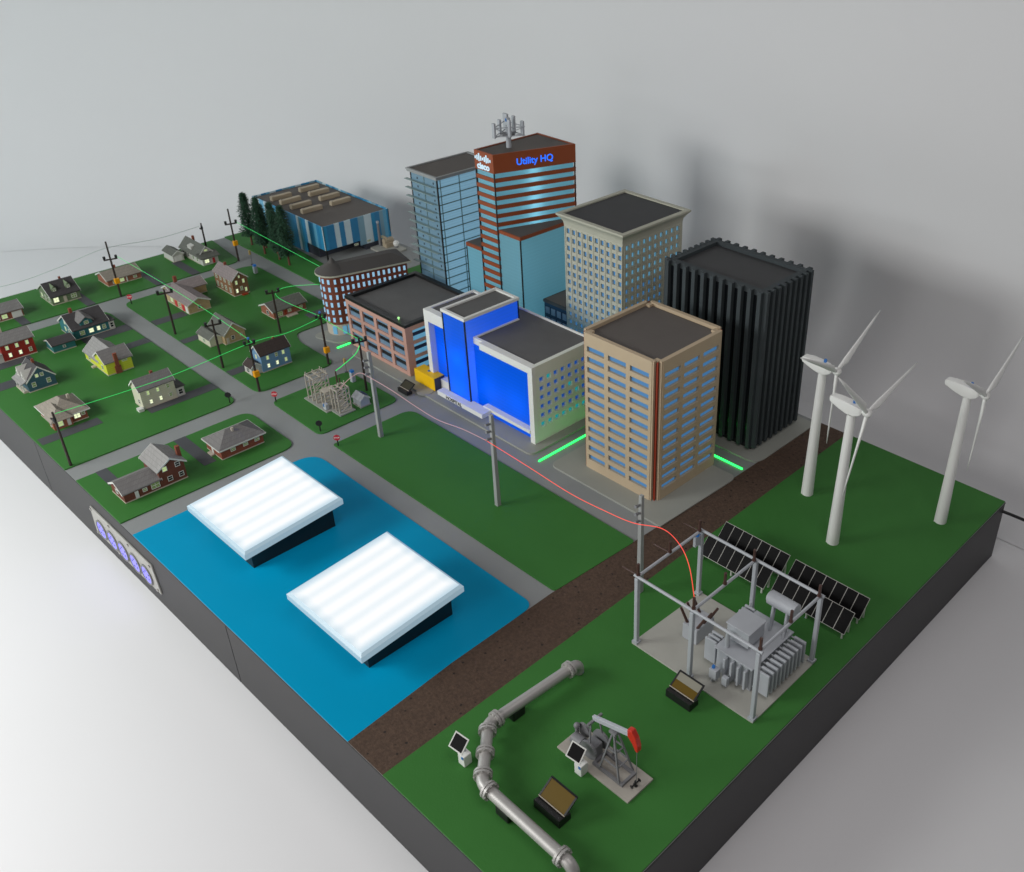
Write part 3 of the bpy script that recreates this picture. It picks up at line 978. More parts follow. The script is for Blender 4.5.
# 12 white garage, 13 bungalow
r = thing('white_garage', 'small white garage with grey green roof beside the white bungalow', 'garage', (0.6, 6.75, LZ))
gable_block(r, 0.30, 0.92, 6.58, 6.90, 0.22, 'x', 0.10, SD['white'], SH['olive'], over=0.04)
door(r, '+x', 0.92, 6.74, 0.045, 0.22, 0.16, 'trim')
r = house('white_bungalow', 'white bungalow with grey green roof, red front door and red chimney', 1.1, 7.3)
gable_block(r, 0.45, 1.60, 7.05, 7.55, 0.25, 'x', 0.25, SD['white'], SH['olive'], over=0.06)
MB().box(1.60, 1.80, 7.06, 7.54, LZ, 0.24).build('porch', SD['white'], r)
MB().add([(1.58, 7.0, .245), (1.86, 7.0, .245), (1.86, 7.6, .245), (1.58, 7.6, .245), (1.56, 7.0, .36), (1.56, 7.6, .36), (1.86, 7.0, .262), (1.86, 7.6, .262)],
         [(3, 2, 1, 0), (1, 2, 7, 6), (4, 6, 7, 5), (0, 1, 6, 4), (2, 3, 5, 7), (0, 4, 5, 3)]).build('porch_roof', SH['olive'], r)
window(r, '+x', 1.80, 7.19, 0.10, 0.12, 0.10, 'h'); door(r, '+x', 1.80, 7.40, 0.045, 0.07, 0.16, 'signred')
window(r, '+x', 1.60, 7.3, 0.385, 0.10, 0.05, 'l')
for x in (0.65, 0.95, 1.25, 1.5):
    window(r, '-y', 7.05, x, 0.11, 0.09, 0.10, 'd' if x > 1 else 'k')
MB().add([(0.88, 7.09, .33), (1.12, 7.09, .33), (1.12, 7.28, .33), (.88, 7.28, .33), (.88, 7.09, .44), (1.12, 7.09, .44), (.88, 7.28, .48), (1.12, 7.28, .48)],
         [(0, 1, 5, 4), (1, 2, 7, 5), (3, 0, 4, 6), (4, 5, 7, 6), (3, 2, 1, 0), (2, 3, 6, 7)]).build('dormer', SD['white'], r)
chimney(r, 0.85, 7.33, 0.5, 0.66, 0.06)

# 14 brick colonial
r = house('brick_house', 'narrow tan brick two storey house with pinkish roof and red doorstep', 3.98, 6.83)
gable_block(r, 3.48, 4.50, 6.60, 7.05, 0.48, 'x', 0.20, BR['colonial'], SH['mauve'], over=0.045)
for u, z, k in ((6.72, .37, 'l'), (6.93, .37, 'l'), (6.70, .13, 'h'), (6.84, .17, 'd'), (6.96, .11, 'l')):
    window(r, '+x', 4.50, u, z, 0.05, 0.10, k)
window(r, '+x', 4.50, 6.825, 0.54, 0.035, 0.06, 'l')
for x in (3.62, 3.85, 4.08, 4.33):
    window(r, '-y', 6.60, x, 0.36, 0.07, 0.10, 'd'); window(r, '-y', 6.60, x, 0.12, 0.07, 0.12, 'd')
MB().box(4.51, 4.60, 6.80, 6.96, LZ, 0.06).build('step', M['redstrip'], r)
chimney(r, 3.80, 6.83, 0.64, 0.80, 0.06)

# 15 ranch with red doors
r = house('stone_house', 'tan stone ranch with red and white garage doors and pale chimney', 3.95, 5.6)
gable_block(r, 3.35, 4.70, 5.20, 5.80, 0.26, 'x', 0.14, BR['stone'], SH['mauve'], over=0.05)
gable_block(r, 3.02, 3.60, 5.30, 6.25, 0.24, 'y', 0.14, BR['stone'], SH['mauve'], over=0.05)
door(r, '-y', 5.20, 4.60, 0.045, 0.14, 0.19); door(r, '-y', 5.20, 4.40, 0.045, 0.14, 0.18, 'signred')
window(r, '-y', 5.20, 4.2, 0.12, 0.10, 0.10, 'd'); door(r, '-y', 5.20, 3.98, 0.045, 0.12, 0.18, 'signred'); window(r, '-y', 5.20, 3.75, 0.12, 0.12, 0.10, 'l')
window(r, '+x', 4.70, 5.50, 0.13, 0.07, 0.08, 'k')
chimney(r, 3.18, 5.62, 0.3, 0.56, 0.08)

# 16 tan house with steep dark roof
r = house('stone_house', 'tan house with steep grey gable facing city and low side wing', 6.7, 5.15)
gable_block(r, 6.25, 7.06, 4.98, 5.53, 0.27, 'x', 0.26, BR['stone'], SH['olive'], over=0.045)
gable_block(r, 6.28, 6.90, 4.66, 4.98, 0.2, 'x', 0.10, SD['cream'], SH['olive'], over=0.04)
window(r, '+x', 7.06, 5.20, 0.13, 0.07, 0.09, 'k'); window(r, '+x', 7.06, 5.42, 0.15, 0.04, 0.06, 'k')
door(r, '+x', 7.06, 5.06, 0.045, 0.07, 0.16, M['stone'])
window(r, '-y', 4.66, 6.6, 0.09, 0.10, 0.08, 'd')

# 17 orange brick flat-hip ranch
r = house('brick_house', 'orange brick ranch with brown low roof beside a bare pole near brick tower', 6.27, 7.06)
gable_block(r, 5.95, 6.60, 6.60, 7.55, 0.21, 'y', 0.14, BR['orange'], SH['olive'], over=0.06)
window(r, '+x', 6.60, 6.78, 0.08, 0.13, 0.12, 'd'); window(r, '+x', 6.60, 7.06, 0.12, 0.08, 0.07, 'd'); window(r, '+x', 6.60, 7.40, 0.10, 0.08, 0.08, 'd')
door(r, '+x', 6.60, 6.94, 0.045, 0.06, 0.17, 'redstrip')
window(r, '-y', 6.60, 6.3, .1, .1, .09, 'k')
MB().box(6.61, 6.75, 6.92, 7.22, LZ, 0.055).build('step', M['stone'], r)

# 18 blue two-storey
r = house('blue_house', 'blue two storey house with dark brown roof and white lean to garage', 8.87, 5.2)
gable_block(r, 8.66, 9.07, 4.88, 5.64, 0.46, 'y', 0.19, SD['blue'], SH['brown'], over=0.045)
for u, k in ((5.05, 'l'), (5.28, 'd'), (5.46, 'l')):
    window(r, '+x', 9.07, u, 0.34, 0.055, 0.09, k)
for u, k in ((5.04, 'h'), (5.27, 'h'), (5.50, 'l')):
    window(r, '+x', 9.07, u, 0.13, 0.055, 0.09, k)
gable_block(r, 8.68, 9.02, 4.62, 4.88, 0.2, 'x', 0.10, SD['white'], SH['brown'], over=0.035)
window(r, '-y', 4.62, 8.85, 0.08, 0.10, 0.10, 'k'); window(r, '-y', 4.88, 8.86, 0.36, 0.055, 0.09, 'l')
door(r, '+x', 9.02, 4.75, 0.045, 0.12, 0.14)
chimney(r, 8.83, 5.40, 0.6, 0.74, 0.05)

# ------------------------------------------------------------------ pine trees
def pine(x, y, h, rad, label, seed):
    rnd = random.Random(seed)
    t_ = thing('pine_tree', label, 'tree', (x, y, LZ), 'pine trees by the warehouse')
    MB().cyl((x, y, LZ - .01), (x + .02, y, h * .5), 0.035, 0.02, 8).cyl((x + .02, y, h * .5), (x, y, h * .93), 0.02, 0.006, 8).build('trunk', M['trunk'], t_)
    mb = MB()
    z0 = LZ + h * 0.2
    n = int(3000 * h / 1.7)
    for i in range(n):
        f = rnd.random() ** 1.15
        z = z0 + (h - z0) * f
        tier = 0.80 + 0.28 * (1 - ((z - z0) / 0.13) % 1.0)
        R_ = rad * (1 - f) ** 0.5 * (0.75 + 0.25 * min(1, f * 8)) * tier + 0.012
        a = rnd.random() * 2 * PI
        q = R_ * (rnd.random() ** 0.45) * (0.85 + 0.3 * math.sin(3 * a + z * 9 + seed))
        c_ = Vector((x + q * math.cos(a), y + q * math.sin(a), z))
        out = Vector((math.cos(a + rnd.uniform(-.5, .5)), math.sin(a + rnd.uniform(-.5, .5)), rnd.uniform(-.9, .2))).normalized()
        s = Vector((-math.sin(a), math.cos(a), rnd.uniform(-.4, .4))).normalized() * rnd.uniform(.012, .024)
        ln = rnd.uniform(.05, .10)
        mb.add([c_ - s, c_ + s, c_ + out * ln + s * .3, c_ + out * ln - s * .3], [(0, 1, 2, 3)])
    mb.build('crown', M['needle'], t_)


for k, (x, y, h, rad, lab) in enumerate((
        (1.25, 8.93, 1.71, 0.25, 'dark pine tree at far left end of the row'),
        (1.80, 9.10, 1.45, 0.20, 'short dark pine squeezed between two taller pines at the left'),
        (2.22, 8.82, 1.82, 0.27, 'tall broad dark pine standing third from left in the row'),
        (2.48, 9.10, 1.66, 0.22, 'dark pine standing half hidden behind its neighbours mid row'),
        (2.93, 8.90, 1.56, 0.20, 'slender shorter pine second from right in the row'),
        (3.55, 8.86, 1.88, 0.29, 'full dark pine at the right end nearest the warehouse corner'))):
    pine(x, y, h, rad, lab, k + 3)

# ------------------------------------------------------------------ warehouse
wh = thing('warehouse', 'low warehouse clad in blue and white vertical stripes with flat brown roof', 'warehouse', (2.0, 11.0, 0.0))
X0, X1, Y0, Y1, ZT = 0.06, 4.12, 9.80, 12.14, 1.11
MB().box(X0 + .06, X1 - .5, Y0 + .06, Y1 - .06, 0.001, 0.40).box(X1 - .5, X1 - .03, Y1 - .95, Y1 - .06, 0.001, 0.40).build('lower_storey', mat('bay_grey', (.05, .055, .075), .5), wh)
MB().box(X0 + .03, X1 - .03, Y0 + .03, Y1 - .03, 0.40, ZT - .10).build('core', M['roofbrown'], wh)
rnd = random.Random(21)
cl = MB()
stripe_m = [mat('stripe_blue', (0.03, 0.29, 0.54), .45), mat('stripe_sky', (0.14, 0.43, 0.64), .45), mat('stripe_pale', (0.60, 0.74, 0.80), .45), mat('stripe_steel', (0.22, 0.39, 0.49), .45), mat('stripe_cobalt', (0.03, 0.23, 0.46), .45)]
for face, a0, a1 in (('-y', X0, X1), ('+x', Y0, Y1), ('+y', X0, X1), ('-x', Y0, Y1)):
    u = a0
    last = -1
    while u < a1 - 0.001:
        w_ = rnd.choice((.13, .17, .22, .26))
        e = min(a1, u + w_)
        k = rnd.choice([q for q in range(5) if q != last])
        last = k
        d = 0.0012 * k
        zl = 0.36
        if face == '-y' and u < 2.95:
            zl = 0.02
        if face == '+x' and u > 11.0:
            zl = 0.20
        if face == '-y':
            cl.box(u, e, Y0 - d, Y0 + .028, zl, ZT, k)
        elif face == '+x':
            cl.box(X1 - .028, X1 + d, u, e, zl, ZT, k)
        elif face == '+y':
            cl.box(u, e, Y1 - .028, Y1 + d, zl, ZT, k)
        else:
            cl.box(X0 - d, X0 + .028, u, e, zl, ZT, k)
        u = e
cl.build('striped_cladding', stripe_m, wh)
MB().box(X0 + .03, X1 - .03, Y0 + .03, Y1 - .03, ZT - .10, ZT - .05).build('roof', M['roofbrown'], wh)
MB().box(X1 - .07, X1 - .03, Y0 + .03, Y0 + .07, 0.001, .36).build('corner_post', M['black'], wh)
for y in (10.55, 11.0, 11.45):
    window(wh, '+x', X1 + .006, y + .3, 0.26, 0.12, 0.05, 'd', 'trim')
for (x, y) in ((0.80, 10.05), (1.32, 10.07), (1.93, 10.07), (2.53, 10.08), (0.68, 11.13), (1.25, 11.13), (1.88, 11.12), (2.52, 11.11)):
    a = thing('roof_air_unit', 'long beige air handling unit with vented sides on striped warehouse roof', 'air unit', (x, y, ZT - .05), 'air units on the warehouse roof')
    MB().box(x - .07, x + .07, y, y + .70, ZT - .049, ZT + .085).build('housing', M['acunit'], a, 0.008)
    f = MB().box(x + .0705, x + .0725, y + .04, y + .66, ZT - .03, ZT + .078)
    for q in range(10):
        f.box(x + .071, x + .079, y + .06 + q * .06, y + .085 + q * .06, ZT - .01, ZT + .07)
    f.build('vent_grille', M['acunit'], a)
    MB().cyl((x, y + .04, ZT + .085), (x, y + .04, ZT + .105), .03, n=10).build('cap', M['stone'], a)
# chimney, tank and machinery at the warehouse's right end
t_ = thing('exhaust_stack', 'thin grey exhaust stack standing beside the striped warehouse', 'chimney', (4.24, 11.62, 0))
MB().cyl((4.24, 11.62, .001), (4.24, 11.62, .80), .05, .035, 10).build('stack', M['dgrey'], t_)
MB().cyl((4.24, 11.62, .80), (4.24, 11.62, .86), .045, .045, 10).build('rim', M['grey'], t_)
t_ = thing('plant_machine', 'tan piece of plant machinery on low pad behind the brick building roof', 'machine', (4.45, 11.75, 0))
MB().prism(rpoly([(4.13, 11.3, .05), (5.05, 11.3, .1), (5.05, 12.05, .1), (4.13, 12.05, .05)]), .001, .06).build('pad', M['pad'], t_)
m1 = MB().box(4.36, 4.58, 11.62, 11.9, .06, .22).cyl((4.47, 11.60, .26), (4.47, 11.92, .26), .09, n=12)
for q in range(4):
    m1.cyl((4.38 + q * .06, 11.66, .3), (4.38 + q * .06, 11.66, .42), .018, n=8)
m1.build('engine', M['acunit'], t_, .006)
t_ = thing('gas_tank', 'small white round tank beside the warehouse machinery', 'tank', (4.72, 11.88, .06))
MB().sphere((4.72, 11.88, .19), .10, 14).build('shell', M['white'], t_)
MB().cyl((4.72, 11.88, .061), (4.72, 11.88, .11), .06, n=12).build('skirt', M['dgrey'], t_)

# ------------------------------------------------------------------ red brick corner building
rb = thing('brick_building', 'six storey red brick building with rounded corner, conical turret and grey roof', 'building', (8.6, 8.3, 0.047))
CX, CY, CR = 8.42, 7.50, 0.36
fx = Vector((0.262, 0.965))            # direction along the long facade
nx = Vector((0.965, -0.262))           # its outward normal
P0 = Vector((CX, CY)) + nx * CR
P1 = P0 + fx * 1.82
foot = [tuple(P1), (8.45, 9.36)]
a0 = math.atan2(nx.y, nx.x)
na = 12
a_end = a0 - math.radians(170)
foot += [(CX + CR * math.cos(a_end + (a0 - a_end) * i / na), CY + CR * math.sin(a_end + (a0 - a_end) * i / na)) for i in range(na + 1)]
foot = foot[::1]


def grow(poly, d):
    cx = sum(p[0] for p in poly) / len(poly)
    cy = sum(p[1] for p in poly) / len(poly)
    out = []
    n = len(poly)
    for i in range(n):
        p, q, r_ = Vector(poly[i - 1]), Vector(poly[i]), Vector(poly[(i + 1) % n])
        e1, e2 = (q - p).normalized(), (r_ - q).normalized()
        n1, n2 = Vector((e1.y, -e1.x)), Vector((e2.y, -e2.x))
        b_ = n1 + n2
        if b_.length < 1e-6:
            b_ = n1
        b_ = b_.normalized()
        out.append(tuple(q + b_ * d / max(0.4, b_.dot(n1))))
    return out


area2 = sum(foot[i - 1][0] * foot[i][1] - foot[i][0] * foot[i - 1][1] for i in range(len(foot)))
if area2 < 0:
    foot = foot[::-1]
MB().prism(foot, .047, .34).build('stone_storey', M['stone'], rb)
MB().prism(grow(foot, -.004), .341, 1.64).build('wall', BR['city'], rb)
MB().prism(foot, 1.641, 1.68, poly2=grow(foot, .09)).prism(grow(foot, .09), 1.681, 1.72).build('cornice', M['beige'], rb)
# hipped grey roof and turret cone
rf = MB()
gp = grow(foot, .08)
rf.prism(gp, 1.721, 1.90, poly2=grow(foot, -.28))
ro = rf.build('roof', M['roofdark'], rb)
MB().cyl((CX, CY, 1.722), (CX, CY, 1.93), CR + .08, 0.10, 24).cyl((CX, CY, 1.93), (CX, CY, 2.06), .10, .008, 20).build('turret_cone', M['roofdark'], rb)


def facade_window(pt, nrm, z, w_, h, m_, name='window'):
    """small pane standing in a slanted or curved wall"""
    nrm = Vector((nrm.x, nrm.y, 0)).normalized()
    tng = Vector((-nrm.y, nrm.x, 0))
    c_ = Vector((pt[0], pt[1], z))
    vs = []
    for d in (-.01, .012):
        for a, b_ in ((-1, -1), (1, -1), (1, 1), (-1, 1)):
            q = c_ + nrm * d + tng * a * w_ / 2
            vs.append((q.x, q.y, z + b_ * h / 2))
    return MB().add(vs, [(3, 2, 1, 0), (4, 5, 6, 7), (0, 1, 5, 4), (1, 2, 6, 5), (2, 3, 7, 6), (3, 0, 4, 7)]).build(name, m_, rb)


rows = [1.53 - .21 * i for i in range(6)]
for z in rows:
    for j in range(13):
        p = P0 + fx * (0.08 + j * 0.138)
        if j >= 4 and z < 0.9:
            continue
        facade_window(p, nx, z, .055, .118, M['wincold'])
    for j in range(4):
        a = a0 - math.radians(14 + j * 26)
        nn = Vector((math.cos(a), math.sin(a)))
        facade_window(Vector((CX, CY)) + nn * CR, nn, z, .055, .118, M['wincold'])
for j in range(2):
    a = a0 - math.radians(4 + j * 40)
    nn = Vector((math.cos(a), math.sin(a)))
    facade_window(Vector((CX, CY)) + nn * (CR + .004), nn, .19, .10, .22, M['winsky'], 'shop_window')
for j in range(4):
    facade_window(P0 + fx * (.16 + j * .3) + nx * .004, nx, .19, .2, .24, M['winsky'], 'shop_window')

# ------------------------------------------------------------------ pink parking garage
pg = thing('parking_garage', 'pink concrete parking garage with dark slotted bays and flat grey roof', 'garage', (10.6, 8.3, .045))
X0, X1, Y0, Y1, ZT = 9.35, 11.80, 7.18, 9.33, 1.33
colsx = [(9.45 + i * .585, 9.925 + i * .585) for i in range(4)]
rowsz = [(.14, .46), (.54, .84), (.92, 1.21)]
w_ = MB()
holes = [(a, b_, c, d) for a, b_ in colsx for c, d in rowsz]
w_.gridwall('-y', Y0, X0, X1, .046, ZT, holes, .10)
colsy = [(7.38, 7.98), (8.14, 8.70), (8.82, 9.25)]
hy = [(a, b_, c, d) for a, b_ in colsy for c, d in rowsz]
w_.gridwall('+x', X1, Y0 + .1, Y1, .046, ZT, hy, .10)
w_.gridwall('-x', X0, Y0 + .1, Y1, .046, ZT, [], .10)
w_.gridwall('+y', Y1, X0 + .1, X1 - .1, .046, ZT, [], .10)
w_.build('wall', M['pink'], pg)
MB().box(X0 + .1, X1 - .1, Y0 + .16, Y1 - .1, .046, ZT - .08).build('core', M['black'], pg)
MB().box(X0 + .1005, X1 - .1005, Y0 + .1005, Y1 - .1005, ZT - .079, ZT - .002).build('roof', M['roofgrey'], pg)
p_ = MB()
for b4 in ((X0 - .01, X1 + .01, Y0 - .01, Y0 + .11), (X0 - .01, X1 + .01, Y1 - .11, Y1 + .01), (X0 - .01, X0 + .11, Y0 + .11, Y1 - .11), (X1 - .11, X1 + .01, Y0 + .11, Y1 - .11)):
    p_.box(b4[0], b4[1], b4[2], b4[3], ZT + .001, ZT + .075)
p_.build('parapet', M['black'], pg)
for a, b_, c, d in holes:
    h = d - c
    wo = MB().box(a + .001, b_ - .001, Y0 + .055, Y0 + .075, c + .001, d - .001).build('window', M['black'], pg)
    MB().box(a + .002, b_ - .002, Y0 + .035, Y0 + .054, c + .002, c + h * .36).box(a + .002, b_ - .002, Y0 + .035, Y0 + .054, d - h * .28, d - .002).build('rail', M['railblue'], wo)
for a, b_, c, d in hy:
    h = d - c
    wo = MB().box(X1 - .075, X1 - .055, a + .001, b_ - .001, c + .001, d - .001).build('window', M['navybox'], pg)
    MB().box(X1 - .054, X1 - .035, a + .002, b_ - .002, c + .002, c + h * .36).box(X1 - .054, X1 - .035, a + .002, b_ - .002, d - h * .28, d - .002).build('rail', M['winsky'], wo)
tag(MB().sphere((11.45, 7.28, ZT + .125), .03, 10).cyl((11.45, 7.28, ZT + .077), (11.45, 7.28, ZT + .11), .012, n=8).build('beacon_lamp', glow('beacon_green', (.45, 1.0, .35), .9)), 'tiny pale green lamp on pink garage roof edge', 'lamp')

# ------------------------------------------------------------------ blue hospital
hs = thing('hospital_building', 'glowing blue hospital with white frame, central tower and gridded white side wall', 'building', (14.3, 8.0, .045))
# left wing
LX0, LX1, LY0, LY1, LZT = 12.42, 13.40, 7.32, 8.80, 2.0
f = MB().gridwall('-y', LY0, LX0, LX1 - .001, .046, LZT, [(12.56, 13.40 - .002, .32, 1.72)], .16)
f.box(LX0, LX0 + .08, LY0 + .161, LY1, .046, LZT).box(LX0 + .081, LX1, LY1 - .08, LY1, .046, LZT)
f.build('frame', M['white_b'], hs, .006)
MB().box(12.52, 13.405, LY0 + .161, LY1 - .10, .06, 1.80).build('glass_wall', M['hospital'], hs)
bulb((12.95, 7.75, .9), 4, (0, .14, 1))
MB().box(LX0 + .081, LX1, LY0 + .162, LY1 - .081, 1.801, LZT - .03).build('roof', M['roofgrey'], hs)
# tower
TX0, TX1, TY0, TY1, TZ = 13.41, 14.16, 7.13, 8.66, 2.36
MB().box(TX0, TX1, TY0, TY1, .20, TZ - .04).build('tower_glass', M['hospital'], hs)
for z in (.55, 1.25):
    bulb((13.78, 7.45, z), 5, (0, .17, 1))
e = MB()
for x, y in ((TX0, TY0), (TX1, TY0), (TX1, TY1), (TX0, TY1)):
    e.box(x - .014, x + .014, y - .014, y + .014, .20, TZ - .041)
e.build('edge_trim', M['seam'], hs)
p_ = MB()
for b4 in ((TX0 - .03, TX1 + .03, TY0 - .03, TY0 + .05), (TX0 - .03, TX1 + .03, TY1 - .05, TY1 + .03), (TX0 - .03, TX0 + .05, TY0 + .05, TY1 - .05), (TX1 - .05, TX1 + .03, TY0 + .05, TY1 - .05)):
    p_.box(b4[0], b4[1], b4[2], b4[3], TZ - .039, TZ + .03)
p_.build('tower_parapet', M['white_b'], hs, .005)
MB().box(TX0 + .05, TX1 - .05, TY0 + .05, TY1 - .05, TZ - .038, TZ - .01).build('tower_roof', M['roofgrey'], hs)
# right wing
RX0, RX1, RY0, RY1, RZ = 14.18, 16.19, 7.20, 9.0, 1.91
MB().box(RX0, RX1 - .141, RY0 + .12, 8.6, .05, RZ - .19).build('glass_wall', M['hospital'], hs)
for x in (14.6, 15.5):
    bulb((x, 7.75, .75), 5, (0, .15, 1))
MB().box(14.3, 16.0, 9.042, 9.052, .1, 1.6).build('rear_glow_panel', M['rear'], hs)  # unseen glowing panel, added to tint the foot of the beige tower
f = MB().box(14.52, RX1, RY0, RY0 + .1, RZ - .16, RZ).box(14.52, RX1 - .101, RY0 + .1001, RY0 + .165, RZ - .16, RZ)                   # top band
f.box(RX1 - .14, RX1, RY0, RY0 + .1, .046, RZ - .161)
f.box(RX1 - .14, RX1 - .105, RY0 + .101, RY0 + .16, .046, RZ - .161)
f.box(14.52, RX1 - .141, RY0 - .02, RY0 + .1185, .27, .35)                        # ledge
f.box(14.20, 14.519, RY0 + .1, RY0 + .1645, RZ - .159, RZ - .001)
f.build('frame', M['white_b'], hs)
hol = []
hw = []
for i in range(7):
    for j in range(6):
        u = 7.40 + i * .205
        z = .40 + j * .218
        hol.append((u, u + .12, z, z + .12))
f = MB().gridwall('+x', RX1, RY0 + .101, RY1, .046, RZ, hol, .10)
f.build('side_wall', mat('side_wall_paint', (.76, .78, .70), .55, var=.03), hs)
for k, (a, b_, c, d) in enumerate(hol):
    j, i = k % 6, k // 6
    mm = 'wingreen' if (j == 0 or (i, j) in ((1, 5), (4, 3), (5, 2))) else 'windeep'
    MB().box(RX1 - .075, RX1 - .055, a + .001, b_ - .001, c + .001, d - .001).build('window', M[mm], hs)
MB().box(13.42, RX1 - .101, 8.67, RY1, .046, RZ - .03).box(14.19, RX1 - .101, RY0 + .166, 8.669, RZ - .18, RZ - .03).build('roof', M['roofgrey'], hs)
p_ = MB().box(13.42, RX1 + .004, RY1 + .001, RY1 + .04, .046, RZ + .01).box(14.20, 14.26, RY0 + .167, 8.60, RZ - .028, RZ + .002)
p_.build('parapet', M['white_b'], hs, .004)
# entrance canopy with its letters
MB().prism([(13.20, 6.92), (14.78, 6.92), (14.78, 7.19), (14.165, 7.19), (14.165, 7.115), (13.20, 7.115)], .22, .33).build('canopy', M['white_b'], hs, .006)
MB().box(13.35, 14.5, 7.12, 7.19, .046, .218).build('entrance_glass', M['hospital'], hs)
text_mesh('canopy_letters', 'HOSPITAL', 0.125, (13.80, 6.917, .275), orient('-y'), M['sign_dark'], hs, .003, .002)

# yellow generator container, black floodlight unit
t_ = thing('generator_box', 'yellow generator container with dark end panel beside the hospital', 'generator', (12.5, 7.27, .045))
MB().box(12.04, 12.80, 7.14, 7.44, .05, .38).build('body', M['yellow'], t_, .008)
MB().box(12.801, 12.815, 7.15, 7.43, .055, .37).build('end_panel', M['navybox'], t_)
MB().box(12.40, 12.44, 7.27, 7.31, .382, .41).build('sensor', M['bluedot'], t_)
tag(MB().cyl((12.62, 6.98, .046), (12.62, 6.98, .056), .20, n=28).build('manhole_disc', M['pave']), 'flat round disc on pavement before the yellow generator', 'disc')


def tilted_screen(x, y, label, s=1.0, amber=True, pm=None):
    """black trough with a framed amber glass leaning back"""
    t_ = thing('tilted_screen', label, 'screen', (x, y, LZ), 'tilted amber screens')
    w_, d = .42 * s, .15 * s
    MB().add([(x - w_ / 2, y - d, .03), (x + w_ / 2, y - d, .03), (x + w_ / 2, y + d * .2, .03), (x - w_ / 2, y + d * .2, .03),
              (x - w_ / 2, y - d, .16 * s), (x + w_ / 2, y - d, .16 * s), (x + w_ / 2, y + d * .2, .12 * s), (x - w_ / 2, y + d * .2, .12 * s)],
             [(3, 2, 1, 0), (4, 5, 6, 7), (0, 1, 5, 4), (1, 2, 6, 5), (2, 3, 7, 6), (3, 0, 4, 7)]).build('trough', M['black'], t_, .006)
    a = Vector((0, .84, .54)).normalized()
    b0 = Vector((x, y - d * .4, .155 * s))
    L_ = .235 * s
    f = MB()
    f.bar(b0 + Vector((-w_ / 2 + .01, 0, 0)), b0 + Vector((-w_ / 2 + .01, 0, 0)) + a * L_, .028, .02)
    f.bar(b0 + Vector((w_ / 2 - .01, 0, 0)), b0 + Vector((w_ / 2 - .01, 0, 0)) + a * L_, .028, .02)
    f.bar(b0 + Vector((-w_ / 2, 0, 0)) + a * L_, b0 + Vector((w_ / 2, 0, 0)) + a * L_, .028, .02)
    f.build('frame', M['black'], t_)
    n_ = a.cross(Vector((1, 0, 0))).normalized() * .006
    def slab(l0, l1):
        vs = []
        for dd in (-1, 1):
            for u, l in ((-1, l0), (1, l0), (1, l1), (-1, l1)):
                vs.append(b0 + Vector((u * (w_ / 2 - .02), 0, 0)) + a * l + n_ * dd)
        return MB().add(vs, [(3, 2, 1, 0), (4, 5, 6, 7), (0, 1, 5, 4), (1, 2, 6, 5), (2, 3, 7, 6), (3, 0, 4, 7)])
    slab(.0, L_ * (.97 if amber else .5)).build('amber_panel', pm or M['amber'], t_)
    if not amber:
        gl = mat('clear_pane', (.28, .27, .22), rough=.2)
        slab(L_ * .505, L_ * .97).build('upper_panel', gl, t_)
    MB().bar(b0 + Vector((-w_ / 2, -.012, .008)), b0 + Vector((w_ / 2, -.012, .008)), .01, .012).build('light_rail', M['stone'], t_)


tilted_screen(23.06, 1.26, 'tilted all amber screen in black trough on lawn below the pumpjack', 1.2)
tilted_screen(23.08, 3.96, 'tilted half amber screen in black trough beside the substation pad', 1.15, False)
tilted_screen(12.30, 6.70, 'tilted dark screen in black trough before the yellow generator', .85, True, mat('dark_screen', (.040, .034, .018), rough=.45))

# ------------------------------------------------------------------ glass office tower
gt = thing('glass_tower', 'pale blue glass tower with green mullions, frosted balconies and grey flat roof', 'building', (9.7, 10.6, 0))
X0, X1, Y0, Y1, ZT = 9.10, 10.17, 9.68, 11.53, 3.94
MB().box(X0 + .02, X1 - .02, Y0 + .02, Y1 - .02, .001, ZT).build('core', M['navybox'], gt)
fl = 18
fh = ZT / fl
ycols = [(9.70, 9.77), (9.78, 10.36), (10.375, 10.95), (10.965, 11.51)]
for i in range(1, fl):
    z0, z1 = i * fh + .008, (i + 1) * fh - .008
    for a, b_ in ycols:
        MB().box(X1 - .018, X1 - .002, a + .006, b_ - .006, z0, z1).build('window', M['glassblue'], gt)
    if i > 1:
        for a, b_ in ((X0 + .02, X0 + .53), (X0 + .55, X1 - .02)):
            MB().box(a + .006, b_ - .006, Y0 + .002, Y0 + .018, z0, z1).build('window', M['glassshade'], gt)
mu_ = MB()
for i in range(1, fl + 1):
    z = i * fh
    mu_.box(X1 - .02, X1 + .012, Y0, Y1, z - .011, z + .011).box(X0, X1 - .021, Y0 - .008, Y0 + .02, z - .008, z + .008)
for y in (9.775, 10.367, 10.957, 11.52):
    mu_.box(X1 - .019, X1 + .008, y - .009, y + .009, .001, ZT)
for x in (X0 + .54,):
    mu_.box(x - .010, x + .010, Y0 - .005, Y0 + .019, .001, ZT)
mu_.build('mullion', M['mullion'], gt)
MB().box(X1 - .02, X1 + .014, Y0 - .012, Y0 + .018, .001, ZT).box(X0 - .004, X0 + .02, Y0 - .012, Y0 + .018, .001, ZT).build('corner_trim', M['seam'], gt)
for i in range(7, fl):
    z = i * fh
    MB().box(X0 - .15, X1 - .12, Y0 - .11, Y0 - .009, z + .010, z + .024).build('balcony', M['balcony'], gt, .004)
for i in range(7, fl):
    for x in (X0 + .25, X0 + .9):
        MB().box(x, x + .035, Y0 - .004, Y0 + .001, i * fh + .07, i * fh + .12).build('pane_dot', M['seam'], gt)  # small dark dots set on the panes
r_ = MB().box(X0 - .06, X1 + .07, Y0 - .07, Y1 + .05, ZT + .001, ZT + .055)
